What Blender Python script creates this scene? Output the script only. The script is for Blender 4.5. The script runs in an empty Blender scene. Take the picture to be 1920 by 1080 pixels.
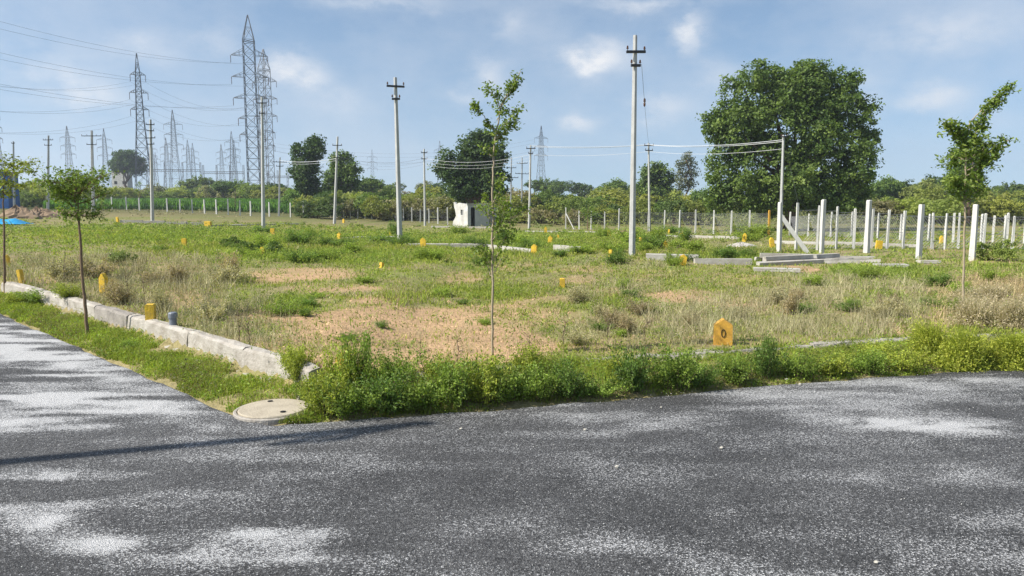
import bpy, math
import numpy as np
from mathutils import Vector

sc = bpy.context.scene
COL = sc.collection
RNG = np.random.default_rng(7)
R = math.radians

# ------------------------------------------------------------------ camera
CAM_H = 1.88
FPX = 1440.0                       # focal length in photo pixels (1920 wide)
PITCH = math.atan(175 / FPX)
cam_d = bpy.data.cameras.new('camera')
cam_d.sensor_width = 36
cam_d.lens = FPX / 1920 * 36
cam_d.clip_start = 0.1
cam_d.clip_end = 6000
cam = bpy.data.objects.new('camera', cam_d)
COL.objects.link(cam)
cam.location = (0, 0, CAM_H)
cam.rotation_euler = (math.pi / 2 - PITCH, 0, 0)
sc.camera = cam

# ------------------------------------------------------------------ world, sun, exposure
SUN_EL = R(44)
SUN_AZ = math.atan2(-0.95, -0.31)  # clockwise from +Y: to the left, a little behind the camera
SKY_STRENGTH = 0.092
w = bpy.data.worlds.new('World')
sc.world = w
w.use_nodes = True
NT = w.node_tree
NT.nodes.clear()


def nd(nt, typ, **kw):
    n = nt.nodes.new(typ)
    for k, v in kw.items():
        setattr(n, k, v)
    return n


def mth(nt, op, a, b=None, c=None, clamp=False):
    n = nt.nodes.new('ShaderNodeMath')
    n.operation = op
    n.use_clamp = clamp
    for i, v in enumerate((a, b, c)):
        if v is None:
            continue
        if isinstance(v, (int, float)):
            n.inputs[i].default_value = v
        else:
            nt.links.new(v, n.inputs[i])
    return n.outputs[0]


def mixc(nt, fac, a, b, blend='MIX'):
    n = nt.nodes.new('ShaderNodeMix')
    n.data_type = 'RGBA'
    n.blend_type = blend
    for i, v in ((0, fac), (6, a), (7, b)):
        if isinstance(v, (int, float)):
            n.inputs[i].default_value = v
        elif isinstance(v, (tuple, list)):
            n.inputs[i].default_value = (*v[:3], 1)
        else:
            nt.links.new(v, n.inputs[i])
    return n.outputs[2]


def build_world():
    sky = nd(NT, 'ShaderNodeTexSky', sky_type='NISHITA', sun_disc=False)
    sky.sun_elevation = SUN_EL
    sky.sun_rotation = SUN_AZ % (2 * math.pi)
    sky.altitude = 600
    sky.air_density = 1.0
    sky.dust_density = 1.2
    sky.ozone_density = 2.2
    tc = nd(NT, 'ShaderNodeTexCoord')
    sep = nd(NT, 'ShaderNodeSeparateXYZ')
    NT.links.new(tc.outputs['Generated'], sep.inputs[0])
    X, Y, Z = sep.outputs
    # look the sky up a little above the horizon, where the air is clearer
    lift = nd(NT, 'ShaderNodeCombineXYZ')
    NT.links.new(X, lift.inputs[0])
    NT.links.new(Y, lift.inputs[1])
    NT.links.new(mth(NT, 'ADD', mth(NT, 'MULTIPLY', mth(NT, 'MAXIMUM', Z, 0.0), 0.89), 0.11), lift.inputs[2])
    nrm = nd(NT, 'ShaderNodeVectorMath', operation='NORMALIZE')
    NT.links.new(lift.outputs[0], nrm.inputs[0])
    NT.links.new(nrm.outputs[0], sky.inputs['Vector'])
    az = mth(NT, 'ARCTAN2', X, Y)
    el = mth(NT, 'ARCSINE', Z)
    comb = nd(NT, 'ShaderNodeCombineXYZ')
    NT.links.new(az, comb.inputs[0])
    NT.links.new(mth(NT, 'MULTIPLY', el, 1.7), comb.inputs[1])
    n1 = nd(NT, 'ShaderNodeTexNoise')
    n1.inputs['Scale'].default_value = 14
    n1.inputs['Detail'].default_value = 7
    n1.inputs['Roughness'].default_value = 0.6
    NT.links.new(comb.outputs[0], n1.inputs['Vector'])
    n2 = nd(NT, 'ShaderNodeTexNoise')
    n2.inputs['Scale'].default_value = 4.2
    n2.inputs['Detail'].default_value = 5
    n2.inputs['Roughness'].default_value = 0.62
    NT.links.new(comb.outputs[0], n2.inputs['Vector'])
    wob = nd(NT, 'ShaderNodeSeparateColor')
    NT.links.new(n1.outputs['Color'], wob.inputs[0])
    az2 = mth(NT, 'ADD', az, mth(NT, 'MULTIPLY', mth(NT, 'SUBTRACT', wob.outputs[0], 0.5), 0.075))
    el2 = mth(NT, 'ADD', el, mth(NT, 'MULTIPLY', mth(NT, 'SUBTRACT', wob.outputs[1], 0.5), 0.05))
    # small cumulus puffs: (azimuth, elevation, half width, half height, opacity)
    puffs = []
    for px, py, rx, ry, op in ((545, 115, 34, 26, .55), (590, 145, 32, 24, .55), (1125, 105, 60, 26, .6), (1090, 118, 50, 16, .35),
                               (1300, 60, 26, 38, .55), (1088, 228, 34, 15, .55), (915, 145, 36, 24, .45), (870, 178, 26, 14, .3),
                               (1235, 208, 50, 30, .42), (1760, 182, 52, 18, .42), (1800, 60, 100, 40, .28), (1700, 90, 70, 26, .2),
                               (1350, 140, 46, 22, .22), (960, 48, 24, 26, .3), (1230, 2, 120, 12, .35), (720, 6, 120, 14, .35),
                               (150, 165, 60, 30, .4), (185, 190, 46, 22, .35), (280, 95, 50, 26, .3), (410, 75, 40, 20, .25),
                               (640, 190, 50, 20, .2), (1620, 170, 40, 30, .25), (1850, 225, 60, 26, .22), (60, 100, 70, 50, .22)):
        d = ray(px, py)
        puffs.append((math.atan2(d[0], d[1]), math.asin(d[2] / np.linalg.norm(d)), rx / FPX, ry / FPX, op))
    tot = None
    for a, e, rx, ry, op in puffs:
        da = mth(NT, 'MULTIPLY', mth(NT, 'SUBTRACT', az2, a), 1 / rx)
        de = mth(NT, 'MULTIPLY', mth(NT, 'SUBTRACT', el2, e), 1 / ry)
        r2 = mth(NT, 'ADD', mth(NT, 'MULTIPLY', da, da), mth(NT, 'MULTIPLY', de, de))
        g = mth(NT, 'MULTIPLY', mth(NT, 'POWER', 2.718, mth(NT, 'MULTIPLY', r2, -1.0)), op * 1.35)
        tot = g if tot is None else mth(NT, 'ADD', tot, g)
    ramp = nd(NT, 'ShaderNodeMapRange')
    ramp.inputs['From Min'].default_value = 0.3
    ramp.inputs['From Max'].default_value = 0.6
    NT.links.new(n1.outputs['Fac'], ramp.inputs['Value'])
    puff = mth(NT, 'MULTIPLY', tot, ramp.outputs[0])
    veil = nd(NT, 'ShaderNodeMapRange')
    veil.inputs['From Min'].default_value = 0.38
    veil.inputs['From Max'].default_value = 0.8
    veil.inputs['To Max'].default_value = 0.4
    NT.links.new(n2.outputs['Fac'], veil.inputs['Value'])
    fac = mth(NT, 'ADD', puff, veil.outputs[0], clamp=True)
    grade = mixc(NT, 1.0, sky.outputs[0], (1.16, 1.17, 1.10), 'MULTIPLY')
    colr = mixc(NT, fac, grade, (6.6, 6.7, 6.9))
    bg = nd(NT, 'ShaderNodeBackground')
    bg.inputs['Strength'].default_value = SKY_STRENGTH
    NT.links.new(colr, bg.inputs['Color'])
    out = nd(NT, 'ShaderNodeOutputWorld')
    NT.links.new(bg.outputs[0], out.inputs['Surface'])


sun_d = bpy.data.lights.new('sun', 'SUN')
sun_d.energy = 4.9
sun_d.angle = R(0.6)
sun_d.color = (1.0, 0.95, 0.87)
sun = bpy.data.objects.new('sun', sun_d)
COL.objects.link(sun)
sdir = Vector((math.sin(SUN_AZ) * math.cos(SUN_EL), math.cos(SUN_AZ) * math.cos(SUN_EL), math.sin(SUN_EL)))
sun.rotation_euler = sdir.to_track_quat('Z', 'Y').to_euler()
sun.location = (-20, -6, 25)

sc.view_settings.view_transform = 'Standard'
sc.view_settings.look = 'None'
sc.view_settings.gamma = 1
sc.view_settings.exposure = 0.6
sc.view_settings.use_curve_mapping = False
sc.render.engine = 'CYCLES'
sc.cycles.max_bounces = 6
sc.cycles.diffuse_bounces = 3
sc.cycles.glossy_bounces = 2
sc.cycles.transmission_bounces = 3
sc.cycles.transparent_max_bounces = 6
sc.cycles.volume_bounces = 0
sc.cycles.use_denoising = True
sc.cycles.denoiser = 'OPENIMAGEDENOISE'
sc.cycles.denoising_input_passes = 'RGB_ALBEDO_NORMAL'
sc.cycles.denoising_prefilter = 'NONE'
sc.cycles.pixel_filter_type = 'BLACKMAN_HARRIS'

# ------------------------------------------------------------------ pixel <-> place helpers
CP, SP = math.cos(PITCH), math.sin(PITCH)


def ray(px, py):
    u = (px - 960) / FPX
    v = (540 - py) / FPX
    return np.array([u, CP + v * SP, -SP + v * CP])


def proj(x, y, z):
    zc = z - CAM_H
    f = y * CP - zc * SP
    f = np.maximum(f, 0.05)
    v = (y * SP + zc * CP) / f
    return 960 + FPX * x / f, 540 - FPX * v


def sst(a, b, v):
    t = np.clip((v - a) / (b - a), 0, 1)
    return t * t * (3 - 2 * t)


def flat(px, py, z=0.0):
    d = ray(px, py)
    t = (z - CAM_H) / d[2]
    return d[0] * t, d[1] * t


def vnoise(x, y, scale, seed=0, octaves=3):
    """value noise 0..1 on arrays"""
    tot = 0
    amp = 1
    norm = 0
    for o in range(octaves):
        fx = np.asarray(x) * scale
        fy = np.asarray(y) * scale
        ix = np.floor(fx).astype(np.int64)
        iy = np.floor(fy).astype(np.int64)
        tx = fx - ix
        ty = fy - iy
        tx = tx * tx * (3 - 2 * tx)
        ty = ty * ty * (3 - 2 * ty)

        def h(a, b):
            n = (a * 374761393 + b * 668265263 + (seed + o * 17) * 1274126177) & 0xFFFFFFFF
            n = ((n ^ (n >> 13)) * 1274126177) & 0xFFFFFFFF
            return ((n ^ (n >> 16)) & 0xFFFF) / 65535.0
        val = (h(ix, iy) * (1 - tx) + h(ix + 1, iy) * tx) * (1 - ty) + (h(ix, iy + 1) * (1 - tx) + h(ix + 1, iy + 1) * tx) * ty
        tot = tot + val * amp
        norm += amp
        amp *= 0.5
        scale *= 2.03
    return tot / norm


# road edge and kerb line, both as y(x)
EDGE_PX = [(0, 585), (90, 622), (180, 660), (330, 722), (445, 772), (512, 789), (585, 788), (760, 775), (960, 759), (1130, 746), (1440, 717), (1750, 696), (1920, 688)]
EDGE = [flat(*p) for p in EDGE_PX]
dx0, dy0 = EDGE[0][0] - EDGE[2][0], EDGE[0][1] - EDGE[2][1]
EDGE = [(EDGE[0][0] + dx0 * 14, EDGE[0][1] + dy0 * 14)] + EDGE
EDGE.append((EDGE[-1][0] + 40, EDGE[-1][1] + 11.0))
EX = np.array([p[0] for p in EDGE]); EY = np.array([p[1] for p in EDGE])


def y_edge(x):
    return np.interp(x, EX, EY)


KERB_PX = [(0, 556), (120, 592), (250, 634), (365, 670), (440, 700), (520, 722), (577, 750)]
KERB = [flat(*p) for p in KERB_PX]
dx0, dy0 = KERB[0][0] - KERB[2][0], KERB[0][1] - KERB[2][1]
KERB = [(KERB[0][0] + dx0 * 8, KERB[0][1] + dy0 * 8)] + KERB
KERB += [flat(700, 722), flat(900, 707), flat(1100, 694), flat(1310, 679), flat(1480, 665), flat(1700, 650), flat(1920, 638)]
KERB.append((KERB[-1][0] + 40, KERB[-1][1] + 11.0))
KX = np.array([p[0] for p in KERB]); KY = np.array([p[1] for p in KERB])
CORNER_X = flat(577, 750)[0]


def y_kerb(x):
    return np.interp(x, KX, KY)


MHX, MHY = flat(513, 771)


def terr(x, y):
    x = np.asarray(x, float)
    y = np.asarray(y, float)
    drop = 1.1 * sst(26, 66, y) * sst(-50, -5, x)
    s = (y - y_kerb(x)) * 0.8
    inside = sst(0.0, 0.16, s)
    rise = (0.25 - 0.15 * sst(CORNER_X - .3, CORNER_X + .8, x)) * inside * (1 - sst(5, 24, s))
    e = y - y_edge(x)
    verge = 0.035 * sst(0.0, 0.25, e) - 0.06 * (1 - sst(-0.12, 0.0, e))
    verge = np.where(e > -.1, verge * sst(.34, .6, np.hypot(x - MHX, y - MHY)), verge)
    bump = (vnoise(x, y, 0.7, 3, 2) - 0.5) * 0.09 * inside * sst(0.1, 1.0, s)
    return verge * (1 - inside) + rise + bump - drop


def P(px, py):
    """point where the ray of a photo pixel meets the terrain"""
    d = ray(px, py)
    lo, hi = 2.0, 900.0
    ts = np.geomspace(lo, hi, 1500)
    pts = ts[:, None] * d[None, :]
    dz = CAM_H + pts[:, 2] - terr(pts[:, 0], pts[:, 1])
    k = np.argmax(dz < 0)
    if dz[k] >= 0:
        k = len(ts) - 1
    t0, t1 = ts[max(k - 1, 0)], ts[k]
    for _ in range(24):
        tm = (t0 + t1) / 2
        p = d * tm
        if CAM_H + p[2] - float(terr(p[0], p[1])) < 0:
            t1 = tm
        else:
            t0 = tm
    p = d * t1
    return np.array([p[0], p[1], float(terr(p[0], p[1]))])


def at(px, py, Y):
    """point on the pixel's ray at depth Y (distance known from what the thing stands on)"""
    d = ray(px, py)
    t = Y / d[1]
    return np.array([d[0] * t, Y, CAM_H + d[2] * t])


def on_ground(px, Y):
    d = ray(px, 400)
    x = d[0] / d[1] * Y
    return np.array([x, Y, float(terr(x, Y))])


build_world()

# ------------------------------------------------------------------ mesh helpers


class MB:
    def __init__(self):
        self.v = []
        self.f = []
        self.c = []
        self.n = 0

    def add(self, V, F, col=None):
        V = np.asarray(V, float)
        self.v.append(V)
        self.f += [tuple(int(i) + self.n for i in f) for f in F]
        self.c.append(np.tile(col if col is not None else (1, 1, 1), (len(V), 1)).astype(float))
        self.n += len(V)

    def box(self, c, s, rz=0.0, jitter=0.0, tilt=None):
        c = np.asarray(c, float)
        h = np.asarray(s, float) / 2
        V = np.array([[sx, sy, sz] for sz in (-1, 1) for sy in (-1, 1) for sx in (-1, 1)], float) * h
        if jitter:
            V += RNG.normal(0, jitter, V.shape)
        ca, sa = math.cos(rz), math.sin(rz)
        V = np.stack([V[:, 0] * ca - V[:, 1] * sa, V[:, 0] * sa + V[:, 1] * ca, V[:, 2]], 1) + c
        self.add(V, [(0, 2, 3, 1), (4, 5, 7, 6), (0, 1, 5, 4), (2, 6, 7, 3), (0, 4, 6, 2), (1, 3, 7, 5)])

    def bar(self, p, q, r0, r1=None, n=4, cap=True, ry=None):
        """prism from p to q, radius r0 -> r1"""
        p = np.asarray(p, float); q = np.asarray(q, float)
        r1 = r0 if r1 is None else r1
        d = q - p
        L = np.linalg.norm(d)
        if L < 1e-9:
            return
        d = d / L
        a = np.array([0, 0, 1.0]) if abs(d[2]) < 0.9 else np.array([1.0, 0, 0])
        u = np.cross(a, d); u /= np.linalg.norm(u)
        v = np.cross(d, u)
        an = np.arange(n) * 2 * math.pi / n + math.pi / n
        ring = np.cos(an)[:, None] * u + np.sin(an)[:, None] * v
        V = np.vstack([p + ring * r0, q + ring * r1])
        F = [(i, (i + 1) % n, n + (i + 1) % n, n + i) for i in range(n)]
        if cap:
            F += [tuple(range(n - 1, -1, -1)), tuple(range(n, 2 * n))]
        self.add(V, F)

    def tube(self, pts, rad, n=6):
        pts = np.asarray(pts, float)
        k = len(pts)
        rad = np.broadcast_to(rad, (k,))
        tang = np.gradient(pts, axis=0)
        tang /= np.linalg.norm(tang, axis=1)[:, None] + 1e-12
        a = np.array([0, 0, 1.0]) if abs(tang[0, 2]) < 0.9 else np.array([1.0, 0, 0])
        V = []
        an = np.arange(n) * 2 * math.pi / n
        for i in range(k):
            u = np.cross(a, tang[i]); u /= np.linalg.norm(u) + 1e-12
            v = np.cross(tang[i], u)
            V.append(pts[i] + (np.cos(an)[:, None] * u + np.sin(an)[:, None] * v) * rad[i])
        V = np.vstack(V)
        F = [(i * n + j, i * n + (j + 1) % n, (i + 1) * n + (j + 1) % n, (i + 1) * n + j) for i in range(k - 1) for j in range(n)]
        F += [tuple(range(n - 1, -1, -1)), tuple(range((k - 1) * n, k * n))]
        self.add(V, F)

    def lathe(self, prof, n=24, c=(0, 0, 0)):
        c = np.asarray(c, float)
        V = []
        an = np.arange(n) * 2 * math.pi / n
        for r, z in prof:
            V.append(np.stack([np.cos(an) * r, np.sin(an) * r, np.full(n, z)], 1) + c)
        k = len(prof)
        F = [(i * n + j, i * n + (j + 1) % n, (i + 1) * n + (j + 1) % n, (i + 1) * n + j) for i in range(k - 1) for j in range(n)]
        F += [tuple(range(n - 1, -1, -1)), tuple(range((k - 1) * n, k * n))]
        self.add(np.vstack(V), F)

    def prism(self, poly, t0, t1, axis=1):
        """poly (u,v) in x,z extruded along y from t0 to t1"""
        n = len(poly)
        V = [(u, t0, v) for u, v in poly] + [(u, t1, v) for u, v in poly]
        F = [tuple(range(n)), tuple(range(2 * n - 1, n - 1, -1))]
        F += [(i, n + i, n + (i + 1) % n, (i + 1) % n) for i in range(n)]
        self.add(V, F)

    def build(self, name, mat, parent=None, origin=(0, 0, 0), smooth=False):
        me = bpy.data.meshes.new(name)
        V = np.vstack(self.v) - np.asarray(origin, float)
        me.from_pydata(V.tolist(), [], self.f)
        me.materials.append(mat)
        if smooth:
            me.polygons.foreach_set('use_smooth', [True] * len(me.polygons))
        me.update()
        o = bpy.data.objects.new(name, me)
        COL.objects.link(o)
        if parent is not None:
            o.parent = parent
        else:
            o.location = origin
        return o


def tri_mesh(name, V, T, C=None, mat=None, smooth=False):
    me = bpy.data.meshes.new(name)
    V = np.ascontiguousarray(V, np.float32)
    T = np.ascontiguousarray(T, np.int32)
    me.vertices.add(len(V))
    me.vertices.foreach_set('co', V.ravel())
    me.loops.add(T.size)
    me.loops.foreach_set('vertex_index', T.ravel())
    me.polygons.add(len(T))
    me.polygons.foreach_set('loop_start', np.arange(0, T.size, T.shape[1], dtype=np.int32))
    if C is not None:
        at_ = me.attributes.new('tint', 'FLOAT_COLOR', 'POINT')
        C4 = np.ones((len(V), 4), np.float32)
        C4[:, :C.shape[1]] = C
        at_.data.foreach_set('color', C4.ravel())
    if smooth:
        me.polygons.foreach_set('use_smooth', np.ones(len(T), bool))
    me.update(calc_edges=True)
    if mat:
        me.materials.append(mat)
    return me


def mesh_obj(name, me, parent=None, loc=(0, 0, 0)):
    o = bpy.data.objects.new(name, me)
    COL.objects.link(o)
    o.parent = parent
    o.location = loc
    return o


def tag(o, label=None, cat=None, group=None, kind=None):
    if label:
        o['label'] = label
    if cat:
        o['category'] = cat
    if group:
        o['group'] = group
    if kind:
        o['kind'] = kind
    return o


def thing(name, label, cat, loc=(0, 0, 0), group=None, rz=0.0):
    o = bpy.data.objects.new(name, None)
    o.empty_display_size = 0.2
    COL.objects.link(o)
    o.location = loc
    o.rotation_euler = (0, 0, rz)
    return tag(o, label, cat, group)


def copy_tree(o, parent=None):
    c = o.copy()
    COL.objects.link(c)
    c.parent = parent
    for ch in list(o.children):
        copy_tree(ch, c)
    return c


def leaf_tris(C, size, aspect=0.5, up=0.35, outward=None, rng=RNG):
    """one rhombic leaf (two triangles) at each point of C"""
    n = len(C)
    nrm = rng.normal(size=(n, 3))
    nrm[:, 2] += up * 2
    if outward is not None:
        nrm += outward * 0.9
    nrm /= np.linalg.norm(nrm, axis=1)[:, None] + 1e-9
    a = rng.normal(size=(n, 3))
    a -= (a * nrm).sum(1)[:, None] * nrm
    a /= np.linalg.norm(a, axis=1)[:, None] + 1e-9
    b = np.cross(nrm, a)
    s = np.broadcast_to(size, (n,))[:, None] * rng.uniform(0.7, 1.3, (n, 1))
    V = np.empty((n, 4, 3))
    V[:, 0] = C - a * s * 0.5
    V[:, 1] = C + b * s * aspect * 0.5 + nrm * s * 0.08
    V[:, 2] = C + a * s * 0.5
    V[:, 3] = C - b * s * aspect * 0.5 + nrm * s * 0.08
    k = np.arange(n)[:, None] * 4
    T = np.concatenate([k + np.array([[0, 1, 2]]), k + np.array([[0, 2, 3]])])
    return V.reshape(-1, 3), T


def merge(parts):
    Vs, Ts, Cs = [], [], []
    o = 0
    for V, T, C in parts:
        Vs.append(V); Ts.append(T + o); Cs.append(C)
        o += len(V)
    return np.vstack(Vs), np.vstack(Ts), np.vstack(Cs)

# ------------------------------------------------------------------ materials


def new_mat(name):
    m = bpy.data.materials.new(name)
    m.use_nodes = True
    nt = m.node_tree
    b = nt.nodes['Principled BSDF']
    return m, nt, b


def surf(name, col, rough=0.8, var=0.25, scale=6.0, col2=None, bump=0.0, bscale=40.0, metallic=0.0, streak=0.0):
    """weathered plain surface: two noises mix the colour, optional bump"""
    m, nt, b = new_mat(name)
    tc = nd(nt, 'ShaderNodeTexCoord')
    n = nd(nt, 'ShaderNodeTexNoise')
    n.inputs['Scale'].default_value = scale
    n.inputs['Detail'].default_value = 6
    n.inputs['Roughness'].default_value = 0.65
    nt.links.new(tc.outputs['Object'], n.inputs['Vector'])
    mr = nd(nt, 'ShaderNodeMapRange')
    mr.inputs['From Min'].default_value = 0.3
    mr.inputs['From Max'].default_value = 0.7
    nt.links.new(n.outputs['Fac'], mr.inputs['Value'])
    c2 = col2 if col2 else tuple(c * (1 - var * 2) for c in col)
    cc = mixc(nt, mr.outputs[0], c2, col)
    if streak:
        mp = nd(nt, 'ShaderNodeMapping')
        mp.inputs['Scale'].default_value = (14, 14, 0.7)
        nt.links.new(tc.outputs['Object'], mp.inputs[0])
        n3 = nd(nt, 'ShaderNodeTexNoise')
        n3.inputs['Scale'].default_value = 2.0
        n3.inputs['Detail'].default_value = 4
        nt.links.new(mp.outputs[0], n3.inputs['Vector'])
        m3 = nd(nt, 'ShaderNodeMapRange')
        m3.inputs['From Min'].default_value = 0.5
        m3.inputs['From Max'].default_value = 0.75
        m3.inputs['To Max'].default_value = streak
        nt.links.new(n3.outputs['Fac'], m3.inputs['Value'])
        cc = mixc(nt, m3.outputs[0], cc, tuple(c * 0.35 for c in col))
    nt.links.new(cc, b.inputs['Base Color'])
    b.inputs['Roughness'].default_value = rough
    b.inputs['Metallic'].default_value = metallic
    b.inputs['Specular IOR Level'].default_value = 0.3
    if bump:
        nb = nd(nt, 'ShaderNodeTexNoise')
        nb.inputs['Scale'].default_value = bscale
        nb.inputs['Detail'].default_value = 4
        nt.links.new(tc.outputs['Object'], nb.inputs['Vector'])
        bp = nd(nt, 'ShaderNodeBump')
        bp.inputs['Strength'].default_value = bump
        bp.inputs['Distance'].default_value = 0.02
        nt.links.new(nb.outputs['Fac'], bp.inputs['Height'])
        nt.links.new(bp.outputs[0], b.inputs['Normal'])
    return m


def leaf_mat(name, trans=0.3, rough=0.55, spec=0.25):
    """leaf colour from the 'tint' attribute times the object's own colour"""
    m, nt, b = new_mat(name)
    a = nd(nt, 'ShaderNodeAttribute', attribute_name='tint')
    oi = nd(nt, 'ShaderNodeObjectInfo')
    c = mixc(nt, 1.0, a.outputs['Color'], oi.outputs['Color'], 'MULTIPLY')
    nt.links.new(c, b.inputs['Base Color'])
    b.inputs['Roughness'].default_value = rough
    b.inputs['Specular IOR Level'].default_value = spec
    tr = nd(nt, 'ShaderNodeBsdfTranslucent')
    c2 = mixc(nt, 1.0, c, (1.1, 1.2, 0.55), 'MULTIPLY')
    nt.links.new(c2, tr.inputs['Color'])
    mx = nd(nt, 'ShaderNodeMixShader')
    mx.inputs[0].default_value = trans
    nt.links.new(b.outputs[0], mx.inputs[1])
    nt.links.new(tr.outputs[0], mx.inputs[2])
    nt.links.new(mx.outputs[0], nt.nodes['Material Output'].inputs['Surface'])
    return m


def ground_mat():
    m, nt, b = new_mat('field_soil')
    a = nd(nt, 'ShaderNodeAttribute', attribute_name='tint')
    tc = nd(nt, 'ShaderNodeTexCoord')
    n = nd(nt, 'ShaderNodeTexNoise')
    n.inputs['Scale'].default_value = 9
    n.inputs['Detail'].default_value = 9
    n.inputs['Roughness'].default_value = 0.75
    nt.links.new(tc.outputs['Object'], n.inputs['Vector'])
    mr = nd(nt, 'ShaderNodeMapRange')
    mr.inputs['From Min'].default_value = 0.3
    mr.inputs['From Max'].default_value = 0.7
    mr.inputs['To Min'].default_value = 0.6
    mr.inputs['To Max'].default_value = 1.2
    nt.links.new(n.outputs['Fac'], mr.inputs['Value'])
    g = nd(nt, 'ShaderNodeCombineColor')
    for i in range(3):
        nt.links.new(mr.outputs[0], g.inputs[i])
    c = mixc(nt, 1.0, a.outputs['Color'], g.outputs[0], 'MULTIPLY')
    nt.links.new(c, b.inputs['Base Color'])
    b.inputs['Roughness'].default_value = 0.95
    b.inputs['Specular IOR Level'].default_value = 0.1
    n2 = nd(nt, 'ShaderNodeTexNoise')
    n2.inputs['Scale'].default_value = 28
    n2.inputs['Detail'].default_value = 6
    nt.links.new(tc.outputs['Object'], n2.inputs['Vector'])
    bp = nd(nt, 'ShaderNodeBump')
    bp.inputs['Strength'].default_value = 0.7
    bp.inputs['Distance'].default_value = 0.04
    nt.links.new(n2.outputs['Fac'], bp.inputs['Height'])
    nt.links.new(bp.outputs[0], b.inputs['Normal'])
    return m


def road_mat():
    m, nt, b = new_mat('asphalt')
    a = nd(nt, 'ShaderNodeAttribute', attribute_name='tint')
    sepc = nd(nt, 'ShaderNodeSeparateColor')
    nt.links.new(a.outputs['Color'], sepc.inputs[0])
    dust = sepc.outputs[0]
    tc = nd(nt, 'ShaderNodeTexCoord')

    def noise(scale, detail=2, rough=0.5, vec=None):
        n = nd(nt, 'ShaderNodeTexNoise')
        n.inputs['Scale'].default_value = scale
        n.inputs['Detail'].default_value = detail
        n.inputs['Roughness'].default_value = rough
        nt.links.new(vec if vec else tc.outputs['Object'], n.inputs['Vector'])
        return n.outputs['Fac']
    vor = nd(nt, 'ShaderNodeTexVoronoi')
    vor.inputs['Scale'].default_value = 125
    nt.links.new(tc.outputs['Object'], vor.inputs['Vector'])
    chip = nd(nt, 'ShaderNodeSeparateColor')
    nt.links.new(vor.outputs['Color'], chip.inputs[0])
    big = noise(1.1, 5, 0.65)
    fine = noise(170, 3, 0.7)
    # chance that a chip is dusted white grows with the dust deposit
    d2 = mth(nt, 'ADD', dust, mth(nt, 'MULTIPLY', mth(nt, 'SUBTRACT', big, 0.5), 0.55))
    thr = mth(nt, 'SUBTRACT', 0.795, mth(nt, 'MULTIPLY', d2, 0.62))
    white = nd(nt, 'ShaderNodeMapRange')
    nt.links.new(mth(nt, 'SUBTRACT', mth(nt, 'ADD', mth(nt, 'MULTIPLY', chip.outputs[0], 0.55), mth(nt, 'MULTIPLY', fine, 0.6)), thr), white.inputs['Value'])
    white.inputs['From Min'].default_value = -0.06
    white.inputs['From Max'].default_value = 0.16
    base = mixc(nt, chip.outputs[1], (0.022, 0.022, 0.0225), (0.125, 0.124, 0.123))
    tone = nd(nt, 'ShaderNodeMapRange')
    tone.inputs['From Min'].default_value = 0.32
    tone.inputs['From Max'].default_value = 0.68
    tone.inputs['To Min'].default_value = 0.55
    tone.inputs['To Max'].default_value = 1.2
    nt.links.new(noise(0.45, 6, 0.6), tone.inputs['Value'])
    tg = nd(nt, 'ShaderNodeCombineColor')
    for q in range(3):
        nt.links.new(tone.outputs[0], tg.inputs[q])
    base = mixc(nt, 1.0, base, tg.outputs[0], 'MULTIPLY')
    dcol = mixc(nt, chip.outputs[2], (0.38, 0.38, 0.38), (0.75, 0.75, 0.74))
    c = mixc(nt, mth(nt, 'MULTIPLY', white.outputs[0], 0.85), base, dcol)
    film = mth(nt, 'MULTIPLY', mth(nt, 'POWER', dust, 2.2, clamp=True), 0.5, clamp=True)
    c = mixc(nt, film, c, (0.56, 0.555, 0.545))
    nt.links.new(c, b.inputs['Base Color'])
    b.inputs['Roughness'].default_value = 0.78
    b.inputs['Specular IOR Level'].default_value = 0.35
    bp = nd(nt, 'ShaderNodeBump')
    bp.inputs['Strength'].default_value = 0.8
    bp.inputs['Distance'].default_value = 0.012
    nt.links.new(mth(nt, 'ADD', vor.outputs['Distance'], fine), bp.inputs['Height'])
    nt.links.new(bp.outputs[0], b.inputs['Normal'])
    return m


M_ROAD = road_mat()
M_SOIL = ground_mat()
M_GRASS = leaf_mat('grass_blades', 0.42, 0.6, 0.15)
M_LEAF = leaf_mat('leaves', 0.4, 0.5, 0.25)
M_DRY = leaf_mat('dry_stalks', 0.15, 0.8, 0.1)
M_BARK = surf('bark', (0.16, 0.11, 0.075), 0.9, 0.25, 18, bump=0.5)
M_SAPBARK = surf('sapling_bark', (0.22, 0.15, 0.09), 0.85, 0.2, 30)
M_PALEBARK = surf('pale_sapling_bark', (0.40, 0.33, 0.22), 0.85, 0.15, 30)
M_POLE = surf('pole_concrete', (0.50, 0.50, 0.48), 0.85, 0.12, 5, bump=0.2, streak=0.4)
M_POST = surf('post_concrete', (0.62, 0.61, 0.57), 0.85, 0.1, 7, bump=0.25, streak=0.35)
M_KERB = surf('kerb_concrete', (0.46, 0.43, 0.38), 0.92, 0.2, 5, col2=(0.27, 0.24, 0.20), bump=0.6, bscale=30)
M_KERBD = surf('kerb_patch', (0.33, 0.30, 0.265), 0.92, 0.2, 7, bump=0.6, bscale=30)
M_SLAB = surf('slab_concrete', (0.50, 0.48, 0.44), 0.9, 0.2, 4, col2=(0.33, 0.30, 0.25), bump=0.4)
M_YELLOW = surf('yellow_paint', (0.85, 0.56, 0.02), 0.65, 0.1, 11, col2=(0.55, 0.36, 0.07), bump=0.3, streak=0.5)
M_ORANGE = surf('faded_orange_paint', (0.72, 0.40, 0.05), 0.7, 0.15, 14, col2=(0.55, 0.30, 0.07), bump=0.2)
M_MARK = surf('black_paint', (0.03, 0.03, 0.03), 0.7, 0.2, 40)
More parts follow.
